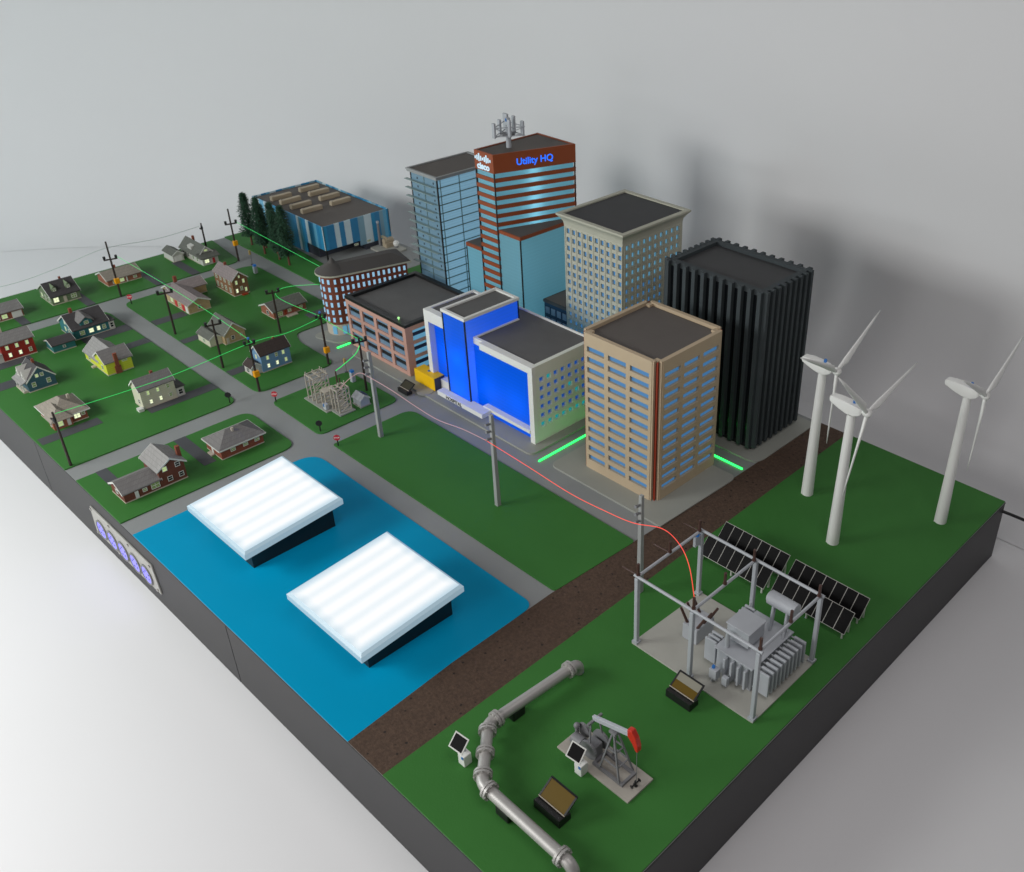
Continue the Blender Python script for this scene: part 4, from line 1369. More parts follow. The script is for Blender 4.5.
for b4 in ((X0 - .08, X1 + .09, Y0 - .09, Y0 - .02), (X0 - .08, X1 + .09, Y1 - .01, Y1 + .07), (X0 - .08, X0 - .02, Y0 - .02, Y1 - .01), (X1 + .03, X1 + .09, Y0 - .02, Y1 - .01)):
    r_.box(b4[0], b4[1], b4[2], b4[3], ZT + .056, ZT + .09)
r_.build('roof_edge', mat('roof_edge_grey', (.30, .31, .31), .5), gt, .008)
MB().box(X0 + .0, X1 + .01, Y0 + .0, Y1 - .03, ZT + .057, ZT + .066).build('roof', M['roofbrown'], gt)

# ------------------------------------------------------------------ headquarters tower
hq = thing('office_tower', 'tall rust red banded office tower with lit blue roof sign, tallest in the city', 'building', (12.0, 10.9, 0))
A, F_, R_, B_ = (11.41, 9.95), (12.06, 9.95), (12.73, 11.93), (11.41, 11.95)
poly = [A, F_, R_, B_]
HT = 4.90
inner = grow(poly, -.02)
MB().prism(inner, .001, 4.45).build('glass', M['hqglass'], hq)
e = MB()
for (x, y) in poly:
    e.cyl((x, y, .002), (x, y, 4.449), .021, n=6)
e.build('edge_trim', M['seam'], hq)
pitch = .2165
n = 0
z = 4.45
while z - pitch > .3:
    z -= pitch
    ga, gb = grow(poly, .016), grow(poly, -.012)
    ring = MB()
    for i in range(4):
        k_ = (i + 1) % 4
        ring.prism([ga[i], ga[k_], gb[k_], gb[i]], z, z + .098)
    ring.build('spandrel', M['hqred'], hq)
    if n < 8:
        bulb((12.20, 10.98, z + .155), 0.9, (.55, .9, 1.0), .05)
    n += 1
MB().prism(grow(poly, .016), 4.451, HT - .05).build('crown_band', M['hqred'], hq)
gp, ip = grow(poly, .016), grow(poly, -.03)
rim = MB()
for i in range(4):
    a, b_, c, d = gp[i], gp[(i + 1) % 4], ip[(i + 1) % 4], ip[i]
    rim.prism([a, b_, c, d], HT - .049, HT)
rim.build('roof_rim', M['hqred'], hq)
MB().prism(ip, HT - .048, HT - .022).build('roof', M['roofbrown'], hq)
# annexes
MB().box(12.075, 12.84, 9.97, 11.90, .001, 3.0).build('annex_glass', M['hqglass'], hq)
rr = MB().prism([(12.085, 9.955), (12.855, 9.955), (12.855, 11.93), (12.76, 11.93)], 3.0, 3.085)
rr.build('annex_fascia', M['hqred'], hq)
MB().prism([(12.12, 9.985), (12.83, 9.985), (12.83, 11.90), (12.775, 11.90)], 3.086, 3.092).build('annex_roof', M['roofbrown'], hq)
MB().box(12.826, 12.852, 9.957, 9.985, .001, 2.999).build('annex_edge', M['seam'], hq)
MB().box(10.78, 11.385, 9.97, 10.85, .001, 2.33).build('side_glass', M['hqglass'], hq)
MB().box(10.765, 11.388, 9.955, 10.86, 2.331, 2.42).build('side_fascia', M['hqred'], hq)
MB().box(10.80, 11.385, 9.985, 10.83, 2.421, 2.427).build('side_roof', M['roofbrown'], hq)
MB().box(10.766, 10.792, 9.957, 9.985, .001, 2.33).build('side_edge', M['seam'], hq)
# signs
fd = (Vector(R_) - Vector(F_)).normalized()
fn = Vector((fd.y, -fd.x))
rot = Matrix(((fd.x, 0, fn.x), (fd.y, 0, fn.y), (0, 1, 0)))
pc = Vector(F_) + fd * 1.04 + fn * .022
text_mesh('sign_letters', 'Utility HQ', .222, (pc.x, pc.y, 4.655), rot, M['sign_blue'], hq, .006, .003)
lg = MB()
for i, (h0, h1) in enumerate(((.0, .06), (-.03, .10), (-.06, .17), (-.03, .10), (.0, .06), (-.03, .10), (-.06, .17), (-.03, .10), (.0, .06))):
    x = 11.44 + i * .066
    lg.box(x - .019, x + .019, 9.915, 9.932, 4.70 + h0 * .7, 4.72 + h1 * .75)
lg.build('logo_bars', M['sign_white'], hq, .006)
text_mesh('logo_letters', 'cisco', .215, (11.715, 9.922, 4.555), orient('-y'), M['sign_white'], hq, .008, .006)

# rooftop antenna cluster
an = thing('antenna_cluster', 'grey mobile phone antenna cluster on the rust red tower roof', 'antenna', (11.80, 10.67, HT - .022))
ax, ay, az = 11.80, 10.67, HT - .022
MB().cyl((ax, ay, az), (ax, ay, az + .52), .065, .055, 14).build('mast', M['grey'], an)
MB().cyl((ax, ay, az + .29), (ax, ay, az + .34), .16, n=14).build('platform', M['dgrey'], an)
rg = MB()
pts = [(ax + .42 * math.cos(2 * PI * k / 3 + .5), ay + .42 * math.sin(2 * PI * k / 3 + .5)) for k in range(3)]
for k in range(3):
    a, b_ = pts[k], pts[(k + 1) % 3]
    for z in (az + .32, az + .52):
        rg.cyl((a[0], a[1], z), (b_[0], b_[1], z), .012, n=6)
        rg.cyl((ax, ay, az + .33), (a[0], a[1], z), .010, n=6)
rg.build('rail', M['grey'], an)
for k in range(3):
    a, b_ = Vector(pts[k]), Vector(pts[(k + 1) % 3])
    for f_ in (.0, .5, ) if k else (.12, .55, .9):
        p = a.lerp(b_, f_)
        MB().box(p.x - .045, p.x + .045, p.y - .03, p.y + .03, az + .29, az + .64 + .06 * ((k + int(f_ * 2)) % 2)).build('antenna_panel', M['grey'], an, .012)
MB().box(ax - .05, ax + .05, ay - .05, ay + .05, az + .52, az + .70).build('head', M['grey'], an, .01)
MB().box(ax - .01, ax + .025, ay - .065, ay - .05, az + .62, az + .69).build('sensor', M['bluedot'], an)

# small navy glass block between the towers
sm = thing('small_building', 'low navy glass building with flat roof half hidden behind hospital roof', 'building', (13.6, 10.9, 0))
MB().box(13.12, 14.2, 10.40, 11.6, .001, 1.38).build('wall', M['navy'], sm)
MB().box(13.10, 14.22, 10.38, 11.62, 1.381, 1.45).build('roof_rim', M['blackbld'], sm)
MB().box(13.14, 14.18, 10.42, 11.58, 1.451, 1.456).build('roof', M['roofbrown'], sm)
for j in range(3):
    for i in range(5):
        MB().box(13.17 + i * .2, 13.17 + i * .2 + .14, 10.385, 10.401, 1.10 - j * .27, 1.10 - j * .27 + .17).build('window', M['railblue'], sm)

# ------------------------------------------------------------------ white tower
wt = thing('beige_tower', 'pale beige tower with flared cornice and dense grid of blue windows', 'building', (15.2, 11.0, 0))
X0, X1, Y0, Y1, ZT = 14.34, 16.13, 9.99, 12.0, 3.80
pcol = 1.79 / 10
frontH, sideH = [], []
for j in range(18):
    z = 3.73 - j * .205
    for i in range(10):
        u = X0 + .05 + i * .177
        frontH.append((u + .022, u + .116, z - .118, z))
    for i in range(10):
        u = Y0 + .09 + i * .187
        sideH.append((u + .022, u + .120, z - .118, z))
w_ = MB().gridwall('-y', Y0, X0, X1, .001, ZT, frontH, .07)
w_.gridwall('+x', X1, Y0 + .07, Y1, .001, ZT, sideH, .07)
w_.gridwall('-x', X0, Y0 + .07, Y1, .001, ZT, [], .07)
w_.gridwall('+y', Y1, X0 + .07, X1 - .07, .001, ZT, [], .07)
w_.build('wall', M['beige'], wt)
pl = MB()
for i in range(11):
    u = X0 + .05 + i * .177 - .02
    pl.box(max(X0, u - .012), min(X1, u + .012), Y0 - .012, Y0 - .0005, .001, 3.76)
for i in range(11):
    u = Y0 + .09 + i * .187 - .02
    pl.box(X1 + .0005, X1 + .012, max(Y0, u - .012), min(Y1, u + .012), .001, 3.76)
pl.build('pilaster', M['beige'], wt)
k = 0
rest = MB()
order = sorted([('f', h) for h in frontH] + [('s', h) for h in sideH], key=lambda q: -q[1][2])
for kind, (a, b_, c, d) in order:
    tgt = MB() if k < 99 else rest
    if kind == 'f':
        tgt.box(a + .001, b_ - .001, Y0 + .045, Y0 + .058, c + .001, d - .001)
    else:
        tgt.box(X1 - .058, X1 - .045, a + .001, b_ - .001, c + .001, d - .001)
    if k < 99:
        tgt.build('window', M['winblue'] if kind == 'f' else M['winsky'], wt)
    k += 1
o = rest.build('window', M['winblue'], wt)
o['kind'] = 'stuff'
MB().box(X0 + .075, X1 - .075, Y0 + .075, Y1 - .075, .001, ZT + .16).build('core', M['navybox'], wt)
sq = lambda d_: [(X0 - d_, Y0 - d_), (X1 + d_, Y0 - d_), (X1 + d_, Y1 + d_), (X0 - d_, Y1 + d_)]
c = MB()
for (d0, d1, za, zb) in ((.0, .02, 3.801, 3.90), (.03, .05, 3.90, 3.94), (.05, .13, 3.94, 4.03)):
    o_, i_ = sq(d0), sq(d1)
    for i in range(4):
        j = (i + 1) % 4
        q0, q1 = sq(-.14), sq(-.14)
        vs = [(*o_[i], za), (*o_[j], za), (*q0[j], za), (*q0[i], za), (*i_[i], zb), (*i_[j], zb), (*q1[j], zb), (*q1[i], zb)]
        c.add(vs, [(3, 2, 1, 0), (4, 5, 6, 7), (0, 1, 5, 4), (2, 3, 7, 6)])
o_ = sq(.13)
q0 = sq(.02)
for i in range(4):
    j = (i + 1) % 4
    c.add([(*o_[i], 4.03), (*o_[j], 4.03), (*q0[j], 4.03), (*q0[i], 4.03), (*o_[i], 4.07), (*o_[j], 4.07), (*q0[j], 4.07), (*q0[i], 4.07)],
          [(3, 2, 1, 0), (4, 5, 6, 7), (0, 1, 5, 4), (2, 3, 7, 6)])
c.build('cornice', M['beige'], wt)
MB().prism(sq(.019), 4.031, 4.04).build('roof', M['roofblk'], wt)

# ------------------------------------------------------------------ black finned tower
bt = thing('black_tower', 'charcoal black office tower with vertical fins and recessed flat roof', 'building', (18.4, 11.0, .045))
X0, X1, Y0, Y1, ZT = 17.22, 19.68, 10.24, 11.86, 3.72
MB().box(X0, X1, Y0, Y1, .046, ZT - .12).build('wall', M['blkglass'], bt)
p_ = MB()
for b4 in ((X0, X1, Y0, Y0 + .12), (X0, X1, Y1 - .12, Y1), (X0, X0 + .12, Y0 + .12, Y1 - .12), (X1 - .12, X1, Y0 + .12, Y1 - .12)):
    p_.box(b4[0], b4[1], b4[2], b4[3], ZT - .119, ZT - .01)
p_.build('parapet', M['blackbld'], bt)
MB().box(X0 + .121, X1 - .121, Y0 + .121, Y1 - .121, ZT - .119, ZT - .09).build('roof', M['roofblk'], bt)
nf = 11
for i in range(nf):
    x = X0 + .04 + (X1 - X0 - .08) * i / (nf - 1)
    for ya, yb in ((Y0 - .10, Y0 + .02), (Y1 - .02, Y1 + .10)):
        MB().box(x - .045, x + .045, ya, yb, .10, ZT).build('fin', M['blackbld'], bt, .004)
nf = 9
for i in range(nf):
    y = Y0 + .04 + (Y1 - Y0 - .08) * i / (nf - 1)
    for xa, xb in ((X1 - .02, X1 + .10), (X0 - .10, X0 + .02)):
        MB().box(xa, xb, y - .042, y + .042, .10, ZT).build('fin', M['blackbld'], bt, .004)

# ------------------------------------------------------------------ tan tower
tt = thing('tan_tower', 'tan office tower with notched corners, red corner strip and rows of blue windows', 'building', (18.5, 8.35, .045))
X0, X1, Y0, Y1, ZT = 17.44, 19.46, 7.37, 9.38, 3.16
NC = .15
nrow = 12
fh_, sh_ = [], []
Wd = X1 - X0 - 2 * NC
for j in range(nrow):
    zc = 2.83 - j * .2275
    for a, b_ in ((.03, .295), (.355, .625), (.685, .96)):
        fh_.append((X0 + NC + a * Wd, X0 + NC + b_ * Wd, zc - .06, zc + .06))
        sh_.append((Y0 + NC + a * Wd, Y0 + NC + b_ * Wd, zc - .06, zc + .06))
w_ = MB()
w_.gridwall('-y', Y0, X0 + NC, X1 - NC, .046, ZT, fh_, .09)
w_.gridwall('+x', X1, Y0 + NC, Y1 - NC, .046, ZT, sh_, .09)
w_.gridwall('+y', Y1, X0 + NC, X1 - NC, .046, ZT, fh_, .09)
w_.gridwall('-x', X0, Y0 + NC, Y1 - NC, .046, ZT, sh_, .09)
w_.build('wall', M['tan'], tt, .004)
MB().box(X0 + .0905, X1 - .0905, Y0 + .0905, Y1 - .0905, .046, ZT - .14).build('core', M['redstrip'], tt)
MB().box(X0 + .1, X1 - .1, Y0 + .1, Y1 - .1, ZT - .139, ZT - .07).build('roof', M['roofbrown'], tt)
for sx, x in ((1, X0), (-1, X1)):
    for sy, y in ((1, Y0), (-1, Y1)):
        q_ = MB()
        xs = sorted((x + sx * .04, x + sx * (NC - .001)))
        ys = sorted((y + sy * .055, y + sy * (NC + .05)))
        MB().box(*sorted((x + sx * .060, x + sx * .0895)), *sorted((y + sy * .060, y + sy * .0895)), .046, ZT - .02).build('corner_strip', M['redstrip'], tt)
        # pilasters each side of the notch and a cap
        a = sorted((x + sx * (NC - .035), x + sx * (NC - .001)))
        b_ = sorted((y + sy * .012, y + sy * .07))
        q_.box(a[0], a[1], b_[0], b_[1], .046, ZT + .002)
        a2 = sorted((x + sx * .012, x + sx * .07))
        b2 = sorted((y + sy * (NC - .035), y + sy * (NC - .001)))
        q_.box(a2[0], a2[1], b2[0], b2[1], .046, ZT + .002)
        a3 = sorted((x + sx * .102, x + sx * .21))
        b3 = sorted((y + sy * .102, y + sy * .21))
        q_.build('corner_pilaster', M['tan'], tt)
        MB().box(a3[0], a3[1], b3[0], b3[1], ZT - .069, ZT - .02).build('roof_bracket', M['tan'], tt)
for (a, b_, c, d) in fh_:
    MB().box(a + .001, b_ - .001, Y0 + .055, Y0 + .075, c + .001, d - .001).build('window', M['winblue'], tt)
for (a, b_, c, d) in sh_:
    MB().box(X1 - .075, X1 - .055, a + .001, b_ - .001, c + .001, d - .001).build('window', M['winblue'], tt)

# ------------------------------------------------------------------ two light panels over the pond
for lab, (x0, x1, y0, y1), (bx0, bx1, by0, by1) in (
        ('big glowing white square light panel nearest the brick houses', (13.66, 15.75, .84, 2.82), (13.85, 15.48, 1.05, 2.72)),
        ('big glowing white square light panel nearest the brown dirt strip', (17.15, 19.27, .81, 2.81), (17.35, 19.01, 1.05, 2.71))):
    t_ = thing('square_lamp', lab, 'lamp', ((x0 + x1) / 2, (y0 + y1) / 2, .018), 'white light panels on the pond')
    zt = lambda y: .62 + (y - y0) / (y1 - y0) * .15
    th = .145
    MB().add([(bx0, by0, .018), (bx1, by0, .018), (bx1, by1, .018), (bx0, by1, .018),
              (bx0, by0, zt(by0) - th - .008), (bx1, by0, zt(by0) - th - .008), (bx1, by1, zt(by1) - th - .008), (bx0, by1, zt(by1) - th - .008)],
             [(3, 2, 1, 0), (4, 5, 6, 7), (0, 1, 5, 4), (1, 2, 6, 5), (2, 3, 7, 6), (3, 0, 4, 7)]).build('stand', M['black'], t_)
    c_ = .05
    lo = [(x0, y0), (x1, y0), (x1, y1), (x0, y1)]
    hi = [(x0 + c_, y0 + c_), (x1 - c_, y0 + c_), (x1 - c_, y1 - c_), (x0 + c_, y1 - c_)]
    vs = [(x, y, zt(y) - th) for x, y in lo] + [(x, y, zt(y) - .035) for x, y in lo] + [(x, y, zt(y)) for x, y in hi]
    fs = [(3, 2, 1, 0)] + [(i, (i + 1) % 4, 4 + (i + 1) % 4, 4 + i) for i in range(4)] + [(4 + i, 4 + (i + 1) % 4, 8 + (i + 1) % 4, 8 + i) for i in range(4)]
    MB().add(vs, fs).build('edge', M['diffedge'], t_)
    MB().add([(x, y, zt(y) - .002) for x, y in hi] + [(x, y, zt(y) + .004) for x, y in hi],
             [(3, 2, 1, 0), (4, 5, 6, 7)] + [(i, (i + 1) % 4, 4 + (i + 1) % 4, 4 + i) for i in range(4)]).build('diffuser', M['diffuser'], t_)

# ------------------------------------------------------------------ socket plate on the base side
sp_ = thing('socket_plate', 'silver plate with five blue lit round sockets on the plinth side', 'socket plate', (12.2, 0, -.7))
MB().add([(10.88, -.001, -.36), (13.58, -.001, -.36), (13.66, -.001, -1.02), (10.80, -.001, -1.06), (10.88, -.03, -.36), (13.58, -.03, -.36), (13.66, -.03, -1.02), (10.80, -.03, -1.06)],
         [(3, 2, 1, 0), (4, 5, 6, 7), (0, 1, 5, 4), (1, 2, 6, 5), (2, 3, 7, 6), (3, 0, 4, 7)]).build('plate', M['alu'], sp_, .006)
for x in (11.22, 11.72, 12.20, 12.72, 13.21):
    z = -.78
    s = MB()
    n = 24
    for r0, r1, d0, d1 in ((.185, .225, .03, .055),):
        vs = []
        for rr, dd in ((r0, d0), (r1, d0), (r1, d1), (r0, d1)):
            vs += [(x + rr * math.cos(2 * PI * k / n), -dd, z + rr * math.sin(2 * PI * k / n)) for k in range(n)]
        fs = []
        for q in range(4):
            for k in range(n):
                a, b_ = q * n + k, q * n + (k + 1) % n
                c, d = ((q + 1) % 4) * n + (k + 1) % n, ((q + 1) % 4) * n + k
                fs.append((a, b_, c, d))
        s.add(vs, fs, 0, True)
    ring = s.build('socket_ring', M['dgrey'], sp_)
    MB().cyl((x, -.031, z), (x, -.046, z), .184, n=24).build('glow_disc', M['sock_glow'], ring)
    g = MB()
    for k in range(5):
        a = 2 * PI * k / 5 + .4
        g.cyl((x + .10 * math.cos(a), -.0462, z + .10 * math.sin(a)), (x + .10 * math.cos(a), -.050, z + .10 * math.sin(a)), .020, n=10)
    g.build('socket_hole', M['black'], ring)
for x, z in ((10.93, -.41), (11.75, -.41), (12.6, -.41), (13.50, -.41), (10.9, -1.0), (11.9, -.99), (12.8, -.97), (13.55, -.96)):
    MB().cyl((x, -.031, z), (x, -.05, z), .032, n=12).build('screw', M['chrome'], sp_)

# ------------------------------------------------------------------ timber utility poles
PG = 'timber utility poles'


def upole(x, y, h, label, box=False, arm=(1, 0), armz=.18, arml=.2, sensor=False, lean=(0, 0), two=True):
    t_ = thing('utility_pole', label, 'utility pole', (x, y, LZ), PG)
    top = Vector((x + lean[0], y + lean[1], h))
    MB().cyl((x, y, LZ - .01), top, .030, .022, 10).build('pole', M['dkwood'], t_)
    a = Vector((arm[0], arm[1], 0)).normalized()
    c_ = Vector((x, y, 0)).lerp(Vector((top.x, top.y, 0)), (h - armz) / h)
    c_.z = h - armz
    off = a.cross(Vector((0, 0, 1))) * .03
    MB().bar(c_ - a * arml + off, c_ + a * arml + off, .028, .034).build('crossarm', M['dkwood'], t_)
    for s in ((-1, 1) if two else (1,)):
        q = c_ + a * arml * .85 * s + off
        MB().cyl(q + Vector((0, 0, .017)), q + Vector((0, 0, .10)), .034, .036, 10).build('insulator', M['black'], t_)
    if box:
        zb = h * .40 if box is True else box
        MB().box(x - .02, x + .075, y - .065, y + .065, zb, zb + .15).build('transformer_box', M['orange'], t_, .012)
    if sensor:
        MB().cyl(top, top + Vector((0, 0, .04)), .028, n=10).build('sensor', M['bluedot'], t_)
    return c_


upole(9.8, .15, 1.31, 'bare dark timber pole near the left edge beside the tan roofed house', arm=(1, 0), arml=.12, two=False)
upole(2.19, 4.46, 1.63, 'timber pole with orange box on the back lawn at far left', .42, (.3, 1), .50, .17)
upole(5.54, 4.40, 1.29, 'plain timber pole in front of the stone ranch', arm=(.3, 1), armz=.1, arml=.19)
upole(8.11, 4.35, 1.31, 'plain timber pole in front of the tan gabled house', arm=(.3, 1), armz=.12, arml=.19)
upole(9.78, 4.37, 1.38, 'timber pole with orange box in front of the blue house', .42, (.3, 1), .12, .12, True)
upole(7.40, 6.30, 1.23, 'plain timber pole beside the orange brick ranch behind the blue house', arm=(.3, 1), armz=.06, arml=.17)
upole(9.80, 6.20, 1.41, 'timber pole with orange box before the red brick corner building', .36, (.3, 1), .12, .12, True)
upole(11.57, 6.09, 1.40, 'timber pole without box in front of the pink parking garage', arm=(.3, 1), armz=.08, arml=.17)
upole(2.14, 7.99, 1.65, 'timber pole with orange box beside the row of pines', .52, (.3, 1), .45, .17)
upole(0.62, 7.76, 0.88, 'thin dark pole rising behind the white bungalow', arm=(1, 0), arml=.08, two=False)

# square concrete poles on the park
for x, y, lab in ((13.48, 5.15, 'square concrete pole at park corner by the crossing'),
                  (17.23, 5.25, 'square concrete pole in the middle of the park lawn'),
                  (20.95, 5.29, 'square concrete pole on brown dirt strip edge beside substation frame')):
    z0 = LZ if x < 20 else .03
    t_ = thing('concrete_pole', lab, 'utility pole', (x, y, z0), 'square concrete poles')
    MB().prism([(x - .047, y - .047), (x + .047, y - .047), (x + .047, y + .047), (x - .047, y + .047)], z0 - .01, 2.10,
               poly2=[(x - .034, y - .034), (x + .034, y - .034), (x + .034, y + .034), (x - .034, y + .034)]).build('pole', M['conc'], t_, .008)
    for k in range(3):
        z = 1.92 - k * .16
        MB().cyl((x, y - .05, z), (x, y - .15, z + .02), .022, .028, 8).build('insulator', M['dgrey'], t_)

# stop signs
for x, y, lab in ((2.90, 4.44, 'red stop sign at the far crossing near the tan roofed orange ranch'),
                  (10.51, 4.37, 'red stop sign at the corner of the small substation lawn'),
                  (13.13, 4.31, 'red stop sign at the corner of the park lawn')):
    t_ = thing('stop_sign', lab, 'stop sign', (x, y, LZ), 'stop signs')
    MB().cyl((x, y, LZ - .005), (x, y, .30), .014, n=8).build('post', M['black'], t_)
    dn = Vector((.75, -.65, 0)).normalized()
    c_ = Vector((x, y, .245)) + dn * .016
    MB().cyl(c_, c_ + dn * .014, .072, n=8, smooth=False).build('sign_plate', M['signred'], t_)
    tg = Vector((-dn.y, dn.x, 0))
    text_mesh('sign_letters', 'STOP', .048, c_ + dn * .0145, Matrix(((tg.x, 0, dn.x), (tg.y, 0, dn.y), (0, 1, 0))), M['white'], t_, .001, .001)
for x, y, lab in ((9.79, 3.63, 'black back of round sign at lawn corner by the crossing'),
                  (12.35, 4.37, 'black back of round sign at front corner of small substation lawn')):
    t_ = thing('street_sign', lab, 'sign', (x, y, LZ), 'signs seen from behind')
    MB().cyl((x, y, LZ - .005), (x, y, .30), .014, n=8).build('post', M['black'], t_)
    dn = Vector((-.75, .65, 0)).normalized()
    c_ = Vector((x, y, .245)) - dn * .03
    MB().cyl(c_, c_ + dn * .014, .072, n=8, smooth=False).build('sign_plate', M['black'], t_)
for x, y, h, lab in ((10.46, 6.27, .36, 'yellow street light stub at the corner by pink garage'),
                     (2.67, 8.13, .42, 'yellow traffic signal post at the corner near the pines')):
    t_ = thing('signal_post', lab, 'signal', (x, y, 0), 'yellow signal posts')
    MB().cyl((x, y, .0), (x, y, h - .08), .013, n=8).build('post', M['dgrey'], t_)
    MB().cyl((x, y, .0), (x, y, .03), .035, n=10).build('foot', M['black'], t_)
    MB().box(x - .025, x + .025, y - .025, y + .025, h - .09, h + .04).build('signal_head', mat('signal_yellow', (.42, .30, .10), .5), t_, .005)
for x, y, h, lab in ((3.38, 7.86, .30, 'small white cabinet with blue top at corner near the pines'),
                     (10.98, 6.12, .34, 'small white cabinet with blue top on the substation lawn')):
    t_ = thing('control_cabinet', lab, 'cabinet', (x, y, LZ), 'white cabinets with blue tops')
    MB().box(x - .05, x + .05, y - .05, y + .05, LZ, h - .06).build('body', M['grey'], t_, .006)
    MB().box(x - .04, x + .04, y - .04, y + .04, h - .059, h).build('top', M['bluedot'], t_, .004)

# ------------------------------------------------------------------ small lattice substation
ss = thing('lattice_substation', 'small tan lattice substation frame on a grey slab', 'substation', (11.5, 5.1, LZ))
MB().box(10.86, 11.80, 4.88, 5.42, LZ, .055).box(11.80, 12.16, 5.00, 5.40, LZ, .055).build('slab', M['pave'], ss)


def lattice(mb, x, y0, y1, z0, z1, bays=3, w_=.022, dx=.0):
    for y in (y0, y1):
        mb.bar((x, y, z0), (x + dx, y, z1), w_)
    for k in range(bays + 1):
        z = z0 + (z1 - z0) * k / bays
        xx = x + dx * k / bays
        mb.bar((xx, y0, z), (xx, y1, z), w_ * .8)
        if k < bays:
            z2 = z0 + (z1 - z0) * (k + 1) / bays
            mb.bar((xx, y0, z), (x + dx * (k + 1) / bays, y1, z2), w_ * .6)
    return mb


l1 = MB()
for x in (10.96, 11.14, 11.30):
    lattice(l1, x, 4.95, 5.32, .055, .68, 3)
for y in (4.95, 5.13, 5.32):
    l1.bar((10.96, y, .68), (11.30, y, .68), .02)
    for x in (11.0, 11.08, 11.16, 11.24):
        l1.cyl((x, y, .68), (x, y, .76), .012, n=6)
l1.build('tall_frame', M['subtan'], ss)
l2 = MB()
for x in (11.78, 11.92, 12.06):
    lattice(l2, x, 5.06, 5.36, .055, .62, 4)
for y in (5.06, 5.21, 5.36):
    l2.bar((11.78, y, .62), (12.06, y, .62), .02)
    l2.cyl((11.9, y, .62), (11.9, y, .72), .014, n=6)
l2.build('short_frame', M['subtan'], ss)
l3 = MB()
for x in (11.42, 11.58):
    lattice(l3, x, 5.02, 5.30, .055, .42, 2)
l3.box(11.40, 11.62, 5.02, 5.3, .40, .43)
l3.build('bus_frame', M['subtan'], ss)
MB().cyl((11.5, 5.42, .055), (11.5, 5.42, .78), .022, .016, 8).cyl((11.62, 5.42, .055), (11.62, 5.42, .66), .022, .016, 8).build('bushing', M['brown'], ss)
MB().box(11.60, 11.72, 4.92, 5.0, .055, .19).build('cabinet', M['grey'], ss, .005)
MB().box(11.62, 11.66, 4.912, 4.921, .12, .19).build('sensor', M['bluedot'], ss)
r = thing('garden_shed', 'tiny grey shed with pitched roof beside the lattice substation', 'shed', (12.0, 5.66, LZ))
gable_block(r, 11.86, 12.16, 5.54, 5.78, .18, 'x', .09, M['grey'], M['grey'], over=.03)
MB().box(11.84, 12.18, 5.52, 5.80, LZ - .004, LZ + .02).build('slab', M['pave'], r)
MB().add([(11.90, 5.80, .243), (12.12, 5.80, .243), (12.12, 5.70, .32), (11.90, 5.70, .32), (11.90, 5.80, .249), (12.12, 5.80, .249), (12.12, 5.70, .326), (11.90, 5.70, .326)],
         [(3, 2, 1, 0), (4, 5, 6, 7), (0, 1, 5, 4), (1, 2, 6, 5), (2, 3, 7, 6), (3, 0, 4, 7)]).build('solar_panel', mat('solar_blue', (.03, .05, .22), .3), r)

# ------------------------------------------------------------------ light wires
def spline(pts, sag=0.0, n=14):
    """smooth curve through points (Catmull-Rom)"""
    P = [Vector(p) for p in pts]
    out = []
    for i in range(len(P) - 1):
        p0, p1, p2, p3 = P[max(i - 1, 0)], P[i], P[i + 1], P[min(i + 2, len(P) - 1)]
        for k in range(n):
            t_ = k / n
            q = 0.5 * ((2 * p1) + (-p0 + p2) * t_ + (2 * p0 - 5 * p1 + 4 * p2 - p3) * t_ * t_ + (-p0 + 3 * p1 - 3 * p2 + p3) * t_ ** 3)
            q.z -= sag * 4 * t_ * (1 - t_)
            out.append(q)
    out.append(P[-1])
    return out


def wire(label, pts, m_, r=.0050, sag=0.0, group='glowing power wires'):
    return tag(MB().tube(spline(pts, sag), r, 6).build('power_wire', m_), label, 'wire', group)


wire('green glowing wire slanting from pines pole down to the red brick building', [(2.20, 8.14, 1.22), (5.0, 7.95, 1.31), (8.16, 7.72, 1.42)], M['wireg'])
wire('green glowing wire running pole to pole past stone ranch to the blue house', [(2.26, 4.63, 1.17), (5.62, 4.56, 1.29), (8.18, 4.52, 1.28), (9.76, 4.45, 1.27)], M['wireg'])
wire('green glowing wire from left edge pole across cream house to orange box poles', [(9.80, .19, 1.26), (9.78, 2.4, 1.17), (9.80, 4.40, 1.28), (9.82, 5.3, 1.22), (9.82, 6.16, 1.30)], M['wireg'])
wire('green glowing wire looping from brick building round the ranch pole to the next pole', [(8.42, 7.06, 1.46), (7.75, 6.66, 1.33), (7.43, 6.43, 1.19), (7.46, 6.36, 1.08), (8.1, 6.30, 1.10), (9.80, 6.25, 1.29)], M['wireg'])
wire('green glowing wire from brick corner pole to pole before pink garage', [(9.82, 6.22, 1.29), (10.7, 6.20, 1.27), (11.55, 6.17, 1.30)], M['wireg'])
wire('green glowing wire dropping from garage pole to the lattice substation', [(11.56, 6.13, 1.29), (11.60, 5.95, 1.08), (11.56, 5.62, .90), (11.50, 5.43, .79)], M['wireg'], .010)
wire('pink glowing wire arching from lattice substation and sagging along the concrete poles', [(11.96, 5.22, .60), (12.23, 5.2, .85), (12.56, 5.18, 1.12), (13.09, 5.1, 1.47), (13.52, 5.05, 1.56), (14.27, 5.1, 1.50), (15.03, 5.12, 1.42), (15.73, 5.12, 1.41), (16.52, 5.1, 1.55), (17.19, 5.1, 1.60)], M['wirep'], .0075)
wire('red glowing wire sagging from mid park pole then arching into the substation frame', [(17.19, 5.1, 1.60), (18.28, 5.15, 1.50), (19.39, 5.15, 1.44), (20.22, 5.15, 1.49), (20.90, 5.14, 1.59), (21.65, 5.0, 1.95), (22.21, 4.75, 2.10), (22.62, 4.5, 2.05), (22.865, 4.35, 1.66)], M['wirer'], .0062)
